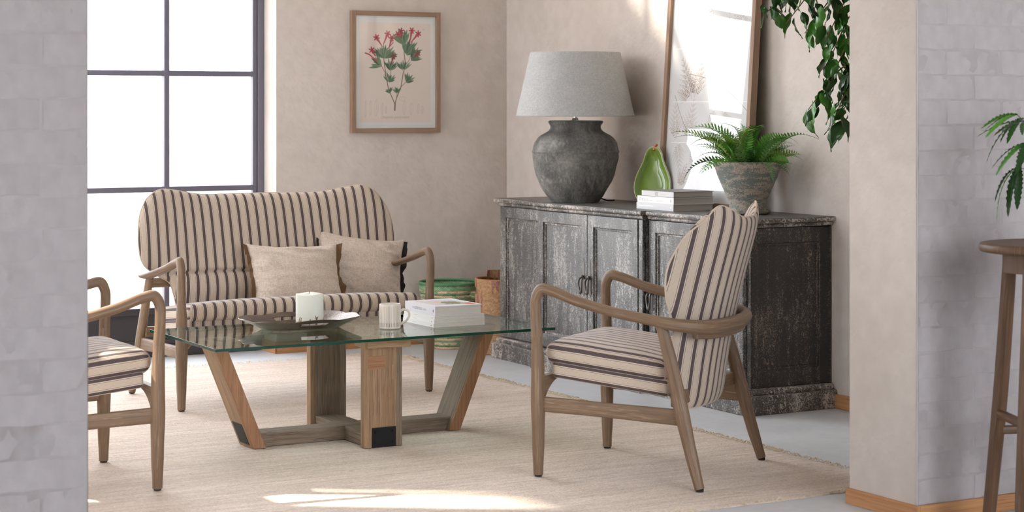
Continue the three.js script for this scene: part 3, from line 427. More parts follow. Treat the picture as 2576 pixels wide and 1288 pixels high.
  const bw = 2 * (w - 0.034), base = rbox(bw, y(0.058), 0.42, 0.014, 'z', [8, 2, 10], 3, (q) => { const e = 1 - 0.03 * (0.25 - q.z); q.x *= e; tilt(q, y(0.366)); }); base.translate(0, 0, 0.047);
  part('seat_base', base, M.stripe, root);
  const cw = 2 * (w - 0.03), cush = rbox(cw, y(0.074), 0.445, 0.034, 'z', [16, 2, 16], 5, (q) => { const cx = 1 - (2 * q.x / cw) ** 4, cz = 1 - (q.z / 0.2225) ** 4; if (q.y > 0) q.y += 0.017 * cx * cz + 0.003 * (vn(q.x * 12 + 9, q.z * 12 + 9, 64, 64, 700) - 0.5); q.x *= 1 - 0.03 * (0.25 - q.z); tilt(q, y(0.42)); }); cush.translate(0, 0, 0.064);
  part('seat_cushion', cush, M.stripe, root);
  const [shell, pipe] = backShell(o.back), bk = part('backrest', shell, M.stripe, root); part('piping', pipe, M.piping, bk);
}
const chairBack = {
  y0: 0.24, T: 0.046, top: (s) => 0.874 + 0.05 * sstep(0.15, 0.9, Math.abs(s)) - 0.05 * Math.max(0, (Math.abs(s) - 0.7) / 0.3) ** 2.2,
  W: pw([[0, 0.185], [0.08, 0.226], [0.3, 0.24], [0.40, 0.243], [0.48, 0.258], [0.6, 0.288], [0.74, 0.303], [0.86, 0.292], [0.94, 0.27], [1, 0.232]]),
  Zc: (t) => 0.29 - (0.505 + 0.005 * t + 0.133 * t ** 1.5), kx: 2.25,
};
const setteeBack = {
  y0: 0.24, T: 0.08, top: (s) => 0.858 + 0.03 * sstep(0.45, 0.88, Math.abs(s)) - 0.05 * Math.max(0, (Math.abs(s) - 0.82) / 0.18) ** 2.2,
  W: pw([[0, 0.36], [0.12, 0.41], [0.36, 0.45], [0.42, 0.47], [0.47, 0.525], [0.55, 0.585], [0.67, 0.605], [0.82, 0.6], [0.91, 0.587], [1, 0.558]]),
  Zc: (t) => -(pw([[0, 0.44], [0.35, 0.455], [0.6, 0.49], [1, 0.555]])(t)) + 0.29, wing: pw([[0, 0.0], [0.35, 0.012], [0.55, 0.06], [0.8, 0.08], [1, 0.07]]),
  crease: (y) => 0.02 * Math.exp(-(((y - 0.525) / 0.008) ** 2)) - 0.012 * Math.exp(-(((y - 0.46) / 0.05) ** 2)),
};
const chair = thing('armchair', 'striped armchair with its back to the camera, right of the glass table', 'armchair', [-1.452, 0.0075, 3.567], 0, 'striped armchairs');
chair.rotation.y = Math.atan2(-0.57, -0.82);
makeSeat(chair, { w: 0.2986, k: 1, horseshoe: true, back: chairBack });
const chair2 = chair.clone(); chair2.name = numbered('armchair'); scene.add(chair2); chair2.position.set(-3.06 - 0.29, 0.0075, 2.815); chair2.rotation.y = Math.PI / 2; chair2.scale.set(0.95, 1, 1);
chair2.userData = { label: 'striped armchair half hidden behind the white brick wall at the left', category: 'armchair', group: 'striped armchairs' };
const settee = thing('settee', 'two-seat striped settee with oak arms in front of the window', 'sofa', [-1.867, 0.0075, 1.295]);
makeSeat(settee, { w: 0.5675, k: 0.965, horseshoe: false, back: setteeBack });

// scatter cushions
function pillow(w, h, t, seed, frill, root) {
  const n = 44, pos = [], uv = [], idx = [];
  for (const side of [1, -1]) for (let j = 0; j <= n; j++) for (let i = 0; i <= n; i++) {
    const s = -Math.cos(Math.PI * i / n), r = -Math.cos(Math.PI * j / n), bx = 1 - 0.09 * (1 - r * r) * Math.abs(s), by = 1 - 0.08 * (1 - s * s) * Math.abs(r);
    const e = Math.max(0, (1 - s * s) * (1 - r * r)) ** 0.48, corner = Math.exp(-((1 - Math.abs(s)) * 5 + (1 - Math.abs(r)) * 5));
    const wr = (vn(s * 3 + r * 9 + 20, r * 2 - s * 3 + 20, 64, 64, seed) - 0.5) * 0.026 * Math.min(1, (s * s + r * r)) + (vn(s * 8 + 30, r * 14 + s * 6 + 30, 64, 64, seed + 1) - 0.5) * 0.008 * (s * s + r * r) * 0.7;
    const sag = r < 0 ? 1.08 : 0.94;
    pos.push(s * w / 2 * bx, r * h / 2 * by + corner * 0.008, side * (t / 2 * e * sag + (e > 0.02 ? wr * Math.min(1, e * 2) : 0))); uv.push(s * w / 2 + seed, r * h / 2);
  }
  const m = (n + 1) * (n + 1);
  for (let k = 0; k < 2; k++) for (let j = 0; j < n; j++) for (let i = 0; i < n; i++) { const a = k * m + j * (n + 1) + i, b = a + n + 1; k ? idx.push(a, b, a + 1, b, b + 1, a + 1) : idx.push(a, a + 1, b, b, a + 1, b + 1); }
  part('cushion_cover', smooth(grid(pos, uv, idx)), M.linen, root);
  for (const s of [-1, 1]) {               // gathered edging down both sides
    const nn = 70, ps = [], us = [], ix = [];
    for (let j = 0; j <= nn; j++) { const r = -1 + 2 * j / nn, x = s * w / 2 * (1 - 0.09 * (1 - r * r)), y = r * h / 2, a = vn(j * 0.16 + 5, seed, 64, 64, seed + 4) - 0.5, b = vn(j * 0.31 + 5, seed + 2, 64, 64, seed + 5) - 0.5; for (let i = 0; i <= 3; i++) { const f = i / 3; ps.push(x + s * (-0.004 + f * (0.024 + 0.012 * a)), y + f * 0.006 * b, f * (0.012 + 0.03 * a + 0.014 * b)); us.push(f * 0.02, y); } }
    for (let j = 0; j < nn; j++) for (let i = 0; i < 3; i++) { const a = j * 4 + i, b = a + 4; ix.push(a, a + 1, b, b, a + 1, b + 1); }
    part('edging', smooth(grid(ps, us, ix)), frill, root).userData.label = frill === M.frillBlack ? 'black gathered edging' : 'brown gathered edging';
  }
}
{
  const c1 = thing('scatter_cushion', 'beige linen cushion with brown edging, front of the two on the settee', 'cushion', [-1.835, 0.413, 1.37], 0); 
  pillow(0.425, 0.32, 0.175, 3, M.frillBrown, c1); c1.rotation.set(-0.40, -0.02, -0.03, 'YXZ'); c1.position.set(-1.81, 0.497, 1.31);
  const c2 = thing('scatter_cushion', 'beige linen cushion with black edging, behind at the right end of the settee', 'cushion', [-1.45, 0.54, 1.2], 0);
  pillow(0.41, 0.33, 0.17, 8, M.frillBlack, c2); c2.rotation.set(-0.34, -0.1, -0.15, 'YXZ'); c2.position.set(-1.452, 0.51, 1.205);
}

// ---------------------------------------------------------------- coffee table
const TY = 0.415;
{
  const cx = -2.083, cz = 2.48, t = thing('coffee_table', 'coffee table with a clear glass top on reclaimed wood legs', 'coffee table', [cx, 0.0075, cz]), gl = TY - 0.0075;
  const gx0 = -0.672, gx1 = 0.69, gz0 = -0.345, gz1 = 0.34;
  part('glass_top', rb(gx0, gx1, gl - 0.0105, gl, gz0, gz1, 0.0006), M.tableGlass, t);
  const rim = rect(gx0 - 0.0006, gz0 - 0.0006, gx1 + 0.0006, gz1 + 0.0006); rim.holes.push(poly([[gx0 + 0.0009, gz0 + 0.0009], [gx0 + 0.0009, gz1 - 0.0009], [gx1 - 0.0009, gz1 - 0.0009], [gx1 - 0.0009, gz0 + 0.0009]]));
  part('glass_edge', flat(extr(rim, 0.0096, 0.0)).rotateX(Math.PI / 2).translate(0, gl - 0.0003, 0), M.glassEdge, t).userData.label = 'polished green glass edge';
  const gt = gl - 0.0105, y0 = 0.0, bh = 0.052;
  part('floor_bar', rb(-0.40, 0.42, y0, y0 + bh, -0.045, 0.045, 0.003, 'x'), M.reclaimGrey, t); part('floor_bar', rb(-0.05, 0.05, y0, y0 + bh * 0.985, 0.046, 0.232, 0.003, 'z', 0.3), M.reclaimGrey, t); part('floor_bar', rb(-0.05, 0.05, y0, y0 + bh * 0.985, -0.232, -0.046, 0.003, 'z', 0.9), M.reclaimGrey, t);
  // slanting end legs: a grey or brown face board with a redder one behind it
  for (const s of [-1, 1]) {
    const b0 = s * 0.375, tx = s * 0.535, th = s * 0.05, inner = poly([[b0, y0], [b0 + th, y0], [tx + th, gt], [tx, gt]]);
    const lg = part('leg', boxUV(flat(extr(inner, 0.13, 0.003, 2)).translate(0, 0, -0.066), 'y', s * 0.4), s < 0 ? M.reclaim : M.reclaimGrey, t);
    const edge = poly([[b0 + 0.0015 * s, y0 + 0.001], [b0 + th - 0.0015 * s, y0 + 0.001], [tx + th - 0.0015 * s, gt - 0.001], [tx + 0.0015 * s, gt - 0.001]]);
    part('edge_board', boxUV(flat(extr(edge, 0.012, 0.002, 2)).translate(0, 0, 0.062), 'y', 0.1), M.reclaimRed, lg).userData.label = 'redder edge board';
    part('top_block', rb(tx - s * 0.03 - 0.045, tx - s * 0.03 + 0.045, gt - 0.022, gt, -0.08, 0.085, 0.002, 'z', s), M.reclaim, lg);
    if (s < 0) {
      const dx = tx - b0, L = Math.hypot(dx, gt), pl = part('bracket', rbox(0.003, 0.085, 0.095, 0.001), M.iron, lg); pl.position.set(b0 + th + dx * 0.047 / gt * 1 - 0.001, 0.05, 0.0); pl.rotation.z = Math.atan2(-dx, gt); pl.userData.label = 'black iron corner plate';
    }
  }
  for (const s of [-1, 1]) {               // upright legs at front and back, pieced from boards
    const z0 = s > 0 ? 0.228 : -0.262, lg = part('leg', rb(-0.07, 0.082, y0, gt, z0, z0 + 0.034, 0.003, 'y', s * 0.2), s > 0 ? M.reclaim : M.reclaimGrey, t);
    part('top_block', rb(-0.062, 0.112, gt - 0.034, gt, z0 - 0.07, z0 + 0.048, 0.002, 'x', s), M.reclaim, lg);
    if (s > 0) {
      part('edge_board', rb(0.058, 0.0822, 0.0, gt - 0.035, z0 + 0.001, z0 + 0.0348, 0.0015, 'y', 0.6), M.reclaimGrey, lg);
      part('inset_block', rb(-0.058, 0.014, 0.285, 0.335, z0 + 0.03, z0 + 0.0346, 0.001, 'x', 0.3), M.reclaimRed, lg); part('inset_block', rb(0.04, 0.057, 0.245, 0.3, z0 + 0.03, z0 + 0.0345, 0.001, 'y', 0.8), M.reclaim, lg);
      const pl = part('bracket', rbox(0.097, 0.072, 0.003, 0.001), M.iron, lg); pl.position.set(0.008, 0.037, z0 + 0.0352); pl.userData.label = 'black iron corner plate';
      for (const [a, b] of [[-0.034, 0.02], [-0.034, -0.02], [0.036, 0.02], [0.036, -0.02]]) part('bolt', new THREE.CylinderGeometry(0.004, 0.005, 0.003, 10).rotateX(Math.PI / 2).translate(0.008 + a, 0.037 + b, z0 + 0.038), M.iron, lg);
    } else part('edge_board', rb(-0.0702, -0.05, 0.0, gt - 0.035, z0 - 0.0008, z0 + 0.0348, 0.0015, 'y', 0.6), M.reclaim, lg);
  }
}

// tray with pierced handles, wavy rim
{
  const t = thing('serving_tray', 'dark bronze serving tray with a wavy rim and pierced handles on the glass table', 'tray', [-2.245, TY, 2.37], 0.03);
  const a = 0.212, b = 0.13, sup = (th, p) => { const c = Math.cos(th), s = Math.sin(th), k = (Math.abs(c) ** p + Math.abs(s) ** p) ** (-1 / p); return [c * k, s * k]; };
  const P = (u, v) => { const th = u * Math.PI * 2, [cx, cz] = sup(th, 3.0), w = sstep(0.5, 1, v), k = v < 0.5 ? (v / 0.5) * 0.72 : lerp(0.72, 1.06, (v - 0.5) / 0.5), sc = 1 + 0.028 * w * Math.abs(Math.cos(th * 4)) + 0.008 * w * Math.cos(th * 12), y = v < 0.5 ? 0.004 : 0.004 + 0.036 * ((v - 0.5) / 0.5) ** 0.9 + 0.006 * w * w * Math.abs(Math.cos(th * 4)) - 0.002 * w; return V(cx * a * k * sc, y, cz * b * k * sc * (1 + 0.12 * w)); };
  const slot = (u, v) => { for (const c of [0.25, 0.75]) if (Math.abs(u - c) < 0.042 && v > 0.68 && v < 0.82) return false; return true; };
  part('tray_body', thick(180, 40, P, { t: -0.0025, mask: slot, uvs: (u, v) => [u * 0.9, v * 0.2], crease: 0.6 }), M.tray, t);
}
// candle
{
  const wax = canvasTex(512, 512, (g, w, h) => {
    g.fillStyle = '#e2e3d6'; g.fillRect(0, 0, w, h); const R = rng(31);
    for (let i = 0; i < 9; i++) { const x = R() * w, y = h * (0.86 + R() * 0.1); g.fillStyle = `rgba(${170 + R() * 30},${130 + R() * 20},${110},0.35)`; g.beginPath(); g.ellipse(x, y, 34, 44, 0, 0, 7); g.fill(); g.fillStyle = '#c3beb4'; g.beginPath(); g.ellipse(x, y, 24, 34, 0, 0, 7); g.fill(); }
    for (let i = 0; i < 26; i++) { const x = R() * w, y0 = h * (0.98), y1 = h * (0.62 + R() * 0.25); g.strokeStyle = `rgba(${110 + R() * 40},${66 + R() * 30},${48 + R() * 20},0.75)`; g.lineWidth = 3 + R() * 6; g.beginPath(); g.moveTo(x, y0); g.quadraticCurveTo(x + (R() - 0.5) * 30, (y0 + y1) / 2, x + (R() - 0.5) * 26, y1); g.stroke(); }
  }); wax.wrapS = THREE.RepeatWrapping;
  const r = 0.053, h = 0.118, c = thing('candle', 'thick cream pillar candle with dried botanicals set in its foot on the tray', 'candle', [-2.192, TY + 0.0075, 2.335]);
  const prof = [[0.002, 0], [r - 0.003, 0], [r - 0.0008, 0.001], [r, 0.003], [r, h * 0.25], [r, h * 0.5], [r, h * 0.75], [r, h - 0.006], [r - 0.001, h - 0.002], [r - 0.004, h], [r - 0.01, h - 0.002], [0.02, h - 0.001], [0.005, h + 0.001], [0.001, h + 0.0012]];
  const g = new THREE.LatheGeometry(prof.map((q) => new THREE.Vector2(q[0], q[1])), 64), uv = g.attributes.uv, p = g.attributes.position; for (let i = 0; i < p.count; i++) { p.setY(i, p.getY(i) + (p.getY(i) > h - 0.005 ? 0.0018 * Math.sin(Math.atan2(p.getX(i), p.getZ(i)) * 3) : 0)); const out = Math.hypot(p.getX(i), p.getZ(i)) > r - 0.004; uv.setY(i, out ? clamp(p.getY(i) / h, 0, 0.995) : 0.98); }
  part('wax', smooth(g, 0.6), phys({ map: wax, roughness: 0.5, specularIntensity: 0.6 }), c); part('wick', sweep([[0, h, 0, 0.0012], [0.001, h + 0.009, 0.0005, 0.001]], { n: 4, m: 6 }), M.iron, c);
}
// mug
{
  const r = 0.041, h = 0.094, tx = canvasTex(1024, 256, (g, w, hh) => { g.fillStyle = '#d9cfc2'; g.fillRect(0, 0, w, hh); const R = rng(11); for (let i = 0; i < 40; i++) { const x = (i + 0.5) * w / 40; g.strokeStyle = i % 7 === 3 ? '#b49a7c' : '#8d7962'; g.lineWidth = 3.4; g.beginPath(); g.moveTo(x + (R() - 0.5) * 5, hh * 0.08); g.lineTo(x + (R() - 0.5) * 4, hh * 0.76); g.stroke(); g.strokeStyle = '#3a312c'; g.lineWidth = 6; g.beginPath(); g.moveTo(x, hh * 0.74); g.lineTo(x, hh * 0.9); g.stroke(); } }); tx.wrapS = THREE.RepeatWrapping;
  const m = thing('mug', 'cream pottery mug with thin dark vertical stripes on the glass table', 'mug', [-1.957, TY, 2.55], -0.55);
  const prof = [[0.002, 0.001], [r - 0.006, 0], [r - 0.002, 0.002], [r, 0.006], [r + 0.0005, h * 0.3], [r, h * 0.6], [r - 0.0005, h - 0.003], [r - 0.0015, h], [r - 0.0032, h - 0.001], [r - 0.004, h * 0.6], [r - 0.004, 0.012], [r - 0.009, 0.006], [0.002, 0.005]];
  const g = new THREE.LatheGeometry(prof.map((q) => new THREE.Vector2(q[0], q[1])), 72), uv = g.attributes.uv, p = g.attributes.position; for (let i = 0; i < p.count; i++) { const j = i % prof.length; uv.setY(i, j >= 2 && j <= 7 ? clamp(p.getY(i) / h, 0.01, 0.99) : 0.01); }
  const gm = phys({ map: tx, roughness: 0.25, clearcoat: 0.7, clearcoatRoughness: 0.15 }); part('cup', smooth(g, 0.4), gm, m);
  part('handle', sweep([[r - 0.002, 0.066, 0, 0.008, 0.006], [r + 0.012, 0.072, 0, 0.007, 0.0048], [r + 0.029, 0.066, 0, 0.0065, 0.0045], [r + 0.032, 0.05, 0, 0.0062, 0.0042], [r + 0.02, 0.03, 0, 0.0065, 0.0045], [r - 0.001, 0.017, 0, 0.0075, 0.006]], { n: 34, m: 10, side: [0, 0, 1] }), phys({ color: 0xd9cfc2, roughness: 0.25, clearcoat: 0.7 }), m);
}
// books: spine towards -x, origin at the near spine corner; L along -z, W along +x
function book(label, [x, y, z], L, W, h, o) {
  const b = thing(o.soft ? 'magazine' : 'book', label, o.soft ? 'magazine' : 'book', [x, y, z], o.turn || 0, o.group), c = o.soft ? 0.0006 : 0.0022, over = o.soft ? 0 : 0.004, mat = o.mat || M.white;
  const cov = (o.cover ? printBox(W, c, L, 2, o.cturn || 0) : new THREE.BoxGeometry(W, c, L)).translate(W / 2, h - c / 2, -L / 2);
  part('front_cover', cov, o.cover ? std({ map: o.cover, roughness: 0.4 }) : mat, b); part('back_cover', new THREE.BoxGeometry(W, c, L).translate(W / 2, c / 2, -L / 2), mat, b);
  part('spine', printBox(c, h - 2 * c, L, 1).translate(c / 2, h / 2, -L / 2), o.spine ? std({ map: o.spine, roughness: 0.4 }) : mat, b);
  const leaves = [], n = Math.max(3, Math.round(h / 0.003)), R = rng(Math.round(x * 1000 + y * 777)), hh = h - 2 * c - 0.0004;
  for (let i = 0; i < n; i++) { const e = R() * 0.0012; leaves.push(new THREE.BoxGeometry(W - over - c - e, hh / n * 0.94, L - 2 * over - 2 * R() * 0.0008).translate(c + (W - over - c - e) / 2, c + 0.0002 + hh * (i + 0.5) / n, -L / 2)); }
  part('pages', leaves, M.pages, b); return b;
}
const spineTex = (bg, draw) => canvasTex(1024, 128, (g, w, h) => { g.fillStyle = bg; g.fillRect(0, 0, w, h); draw(g, w, h); });
const faint = (g, x, y, w, n, col, lw = 3) => { const R = rng(Math.round(x + y * 3)); g.strokeStyle = col; g.lineWidth = lw; for (let i = 0; i < n; i++) { const a = x + w * i / n; g.beginPath(); g.moveTo(a, y + (R() - 0.5) * 8); g.lineTo(a + w / n * 0.6, y + (R() - 0.5) * 8); g.stroke(); } };
{
  const x = -1.803, z = 2.615, L = 0.262, W = 0.215; let y = TY + 0.0003; const hs = [0.0145, 0.014, 0.0145];
  const lab = ['lowest white magazine, directly on the glass table under the thick book', 'middle of the three white magazines under the thick book', 'uppermost white magazine, just below the thick garden book'];
  hs.forEach((h, i) => { book(lab[i], [x - 0.001 + i * 0.001, y, z + (i - 1) * 0.002], L, W + 0.006 - i * 0.003, h, { soft: true, group: 'magazines under the thick book', spine: spineTex(['#e4e2df', '#ebe9e6', '#e6e4e1'][i], (g, w, hh) => { faint(g, 330, hh / 2, 120, 9, 'rgba(70,66,64,0.7)', 8); g.fillStyle = 'rgba(60,58,56,0.75)'; g.fillRect(w - 90, hh * 0.35, 18, hh * 0.34); }) }); y += h + 0.0002; });
  const cover = canvasTex(512, 640, (g, w, h) => { g.fillStyle = '#dddbdc'; g.fillRect(0, 0, w, h); g.fillStyle = 'rgba(190,180,176,0.6)'; g.fillRect(60, 120, 380, 430); const R = rng(9); for (let i = 0; i < 60; i++) { g.fillStyle = `rgba(${92 + R() * 50},${108 + R() * 40},${78 + R() * 30},0.8)`; g.beginPath(); g.ellipse(300 + (R() - 0.5) * 170, 380 + (R() - 0.5) * 230, 24 + R() * 22, 12 + R() * 14, R() * 3, 0, 7); g.fill(); } g.fillStyle = '#c23f36'; g.beginPath(); g.moveTo(380, 470); g.lineTo(470, 440); g.lineTo(486, 590); g.lineTo(400, 560); g.fill(); g.fillStyle = '#d8b9a4'; g.beginPath(); g.ellipse(210, 280, 40, 60, 0.3, 0, 7); g.fill(); g.fillStyle = '#9c9a9c'; g.font = '34px serif'; g.fillText('THE KINFOLK GARDEN', 60, 80); });
  book('thick white garden book on top of the magazine stack, leafy picture on its cover', [x + 0.002, y, z + 0.004], 0.255, 0.203, 0.037, { cover, cturn: 0, mat: std({ color: 0xdcdadb, roughness: 0.4 }), spine: spineTex('#dcdade', (g, w, h) => { g.fillStyle = '#5c5a60'; g.font = '34px serif'; g.fillText('THE', 250, 76); g.font = 'bold 54px serif'; g.fillText('KINFOLK', 325, 82); g.font = '34px serif'; g.fillText('GARDEN', 590, 78); g.fillStyle = '#222'; g.beginPath(); g.moveTo(945, 64); g.lineTo(972, 34); g.lineTo(972, 94); g.fill(); }) });
}
{ // three pale books on the sideboard
  const x = -0.40, z = 2.16; let y = SB.top + 0.0003;
  const sp = [spineTex('#d6d7d6', (g, w, h) => { g.fillStyle = 'rgba(250,250,250,0.9)'; faint(g, 50, 60, 420, 22, 'rgba(252,252,252,0.95)', 22); faint(g, 610, 66, 210, 16, 'rgba(190,190,190,0.9)', 10); g.fillStyle = '#f6f6f6'; g.beginPath(); g.arc(950, 64, 18, 0, 7); g.fill(); }),
    spineTex('#e6e5e2', (g, w, h) => { g.fillStyle = '#96948f'; g.font = '78px sans-serif'; g.fillText('STILL', 44, 92); g.font = '30px sans-serif'; g.fillText('The Slow Home', 220, 90); faint(g, 560, 80, 170, 11, 'rgba(170,168,164,0.9)', 8); g.lineWidth = 5; g.strokeStyle = '#8d8b87'; g.beginPath(); g.ellipse(945, 66, 18, 28, 0, 0, 7); g.moveTo(928, 66); g.lineTo(962, 66); g.moveTo(945, 40); g.lineTo(945, 92); g.stroke(); }),
    spineTex('#cfcfcd', (g, w, h) => { g.fillStyle = '#a9a6a6'; g.fillRect(430, 14, 100, 100); g.fillStyle = '#dddcda'; for (let i = 0; i < 14; i++) g.fillRect(440 + (i * 37) % 80, 24 + (i * 23) % 80, 12, 8); faint(g, 590, 70, 190, 13, 'rgba(180,178,176,0.9)', 9); g.fillStyle = '#eceae6'; g.fillRect(905, 40, 14, 34); })];
  const dim = [[0.293, 0.215, 0.029, 0], [0.287, 0.217, 0.029, 0.001], [0.252, 0.214, 0.026, 0.001]], lab = ['light grey book at the bottom of the stack of three on the sideboard', 'white book titled STILL in the middle of the stack on the sideboard', 'smaller grey book on top of the stack of three on the sideboard'];
  dim.forEach(([L, W, h, dx], i) => { book(lab[i], [x + dx, y, z], L, W, h, { spine: sp[i], mat: std({ color: ['#d6d7d6', '#e6e5e2', '#8a8886'][i], roughness: 0.45 }), group: 'books on the sideboard' }); y += h + 0.0002; });
}

// ---------------------------------------------------------------- things on the sideboard
{ // lamp
  const L = thing('table_lamp', 'large table lamp with a dark grey urn base and grey linen shade', 'lamp', [-0.33, SB.top, 1.225]);
  const prof = spline([[0.112, 0.0], [0.118, 0.008], [0.135, 0.03], [0.168, 0.085], [0.193, 0.145], [0.205, 0.205], [0.206, 0.236]], 26).concat([[0.209, 0.2385], [0.2095, 0.2415], [0.207, 0.245]]).concat(spline([[0.205, 0.248], [0.196, 0.283], [0.174, 0.313], [0.146, 0.330], [0.127, 0.342], [0.12, 0.353], [0.121, 0.366], [0.128, 0.376], [0.131, 0.382], [0.129, 0.388], [0.122, 0.39]], 30)).concat([[0.112, 0.388], [0.104, 0.38], [0.1, 0.36], [0.02, 0.355]]);
  part('urn', lathe([[0.002, 0.001], [0.1, 0.0], ...prof], 96, (q) => { const a = Math.atan2(q.x, q.z), n = (vn(a * 3 + 20, q.y * 18 + 4, 64, 64, 801) - 0.5) * 0.007 + (vn(a * 9 + 40, q.y * 60 + 4, 128, 64, 803) - 0.5) * 0.003, r = Math.hypot(q.x, q.z); if (r > 0.09 && q.y > 0.004) { q.x *= 1 + n / r; q.z *= 1 + n / r; } }), M.clay, L);
  part('stem', [new THREE.CylinderGeometry(0.008, 0.008, 0.09, 20).translate(0, 0.4, 0), new THREE.CylinderGeometry(0.02, 0.022, 0.006, 28).translate(0, 0.389, 0), new THREE.CylinderGeometry(0.013, 0.016, 0.012, 24).translate(0, 0.397, 0), new THREE.CylinderGeometry(0.012, 0.012, 0.05, 20).translate(0, 0.465, 0)], M.chrome, L);
  const R0 = 0.282, R1 = 0.214, y0 = 0.41, y1 = 0.715;
  const sh = part('shade', thick(96, 8, (u, v) => { const r = lerp(R0, R1, v), a = -u * Math.PI * 2; return V(Math.cos(a) * r, lerp(y0, y1, v), Math.sin(a) * r); }, { t: -0.002, uvs: (u, v) => [u * 1.55, v * 0.33] }), M.shade, L);
  part('ring', [[R0 - 0.0005, y0 + 0.003], [R1 - 0.0005, y1 - 0.003]].map(([r, y]) => new THREE.TorusGeometry(r, 0.0032, 8, 96).rotateX(Math.PI / 2).translate(0, y, 0)), M.shade, sh);
  part('spider', [0, 1, 2].map((k) => sweep([[0, 0.455, 0, 0.002], [Math.cos(k * 2.1) * R0 * 0.96, y0 + 0.02, Math.sin(k * 2.1) * R0 * 0.96, 0.002]], { n: 3, m: 6, side: [0, 1, 0] })), M.chrome, sh);
  const cord = part('cord', sweep([[0.12, 0.02, 0.02, 0.003], [0.17, 0.004, 0.02, 0.003], [0.222, 0.0035, 0.0, 0.003]], { n: 12, m: 6 }), M.iron, L);
}
{ // pear-shaped dish propped against the wall
  const P = thing('pear_dish', 'green glazed pear-shaped dish propped upright behind the books', 'dish', [-0.2, SB.top + 0.006, 1.69], -0.86);
  const half = spline([[0, -0.09], [0.046, -0.084], [0.079, -0.052], [0.088, -0.008], [0.078, 0.04], [0.056, 0.085], [0.044, 0.115], [0.036, 0.14], [0.02, 0.158], [0, 0.163]], 60), loop = [...half, ...half.slice(1, -1).reverse().map((q) => [-q[0], q[1]])];
  const out = (th) => { const x = ((th / (Math.PI * 2)) % 1) * loop.length, i = Math.floor(x), a = loop[i % loop.length], b = loop[(i + 1) % loop.length]; return [lerp(a[0], b[0], x - i), lerp(a[1], b[1], x - i)]; };
  const surf = (u, v) => { const th = u * Math.PI * 2, [x, y] = out(th), k = v < 0.84 ? 0.004 + v / 0.84 * 0.996 : 1, dep = v < 0.84 ? -0.026 * (1 - k ** 5) : 0.0, e = v >= 0.84 ? 1 + (v - 0.84) * 0.22 : k; return V(x * e, 0.09 + y * e, dep); };
  const g = part('glazed_well', thick(96, 24, surf, { t: 0.006, uvs: (u, v) => [u, v], crease: 0.2 }), M.pear, P);
  part('rim', sweep([...Array(49)].map((_, i) => { const [x, y] = out(i / 48 * Math.PI * 2); return [x * 1.035, 0.09 + y * 1.035, 0.0, 0.0032]; }), { n: 120, m: 8, side: [0, 0, 1] }), M.pearRim, P);
  part('stalk', sweep([[0.0, 0.246, -0.001, 0.008], [0.004, 0.26, -0.001, 0.0075], [0.012, 0.27, -0.001, 0.0065]], { n: 10, m: 10, side: [0, 0, 1] }), M.pearStalk, P);
  P.rotation.order = 'YXZ'; P.rotation.x = -0.16; P.scale.set(0.95, 1.03, 1);
}
// prints
// pressed fern: stem, side stems shortening to the tip, each with small pointed lobes
function frond(g, x, y, ang, L, col, lv = 3) {
  g.save(); g.translate(x, y); g.rotate(ang); g.strokeStyle = g.fillStyle = col; g.lineWidth = lv === 3 ? 2.4 : 1.2; g.beginPath(); g.moveTo(0, 0); g.quadraticCurveTo(L * 0.05, -L * 0.5, 0, -L); g.stroke();
  const n = lv === 3 ? 7 : lv === 2 ? 7 : 0;
  if (lv === 1) { for (let k = 1; k < 6; k++) for (const q of [-1, 1]) { g.beginPath(); g.ellipse(q * L * 0.13 * (1 - k / 8), -L * k / 6, L * 0.16 * (1 - k / 9), L * 0.07, -q * 0.75, 0, 7); g.fill(); } }
  else for (let i = 0; i < n; i++) { const t = (i + 0.6) / n, l = L * (lv === 3 ? 0.56 : 0.26) * (1 - t * 0.9); for (const q of [-1, 1]) { if (lv === 3) frond(g, 0, -L * (t + (q > 0 ? 0.03 : 0)), q * 0.85, l, col, 2); else { g.save(); g.translate(0, -L * t); g.rotate(q * 0.75); g.beginPath(); g.moveTo(0, 0); g.quadraticCurveTo(l * 0.32, -l * 0.55, 0, -l); g.quadraticCurveTo(-l * 0.32, -l * 0.55, 0, 0); g.fill(); g.restore(); } } }
  g.restore();
}
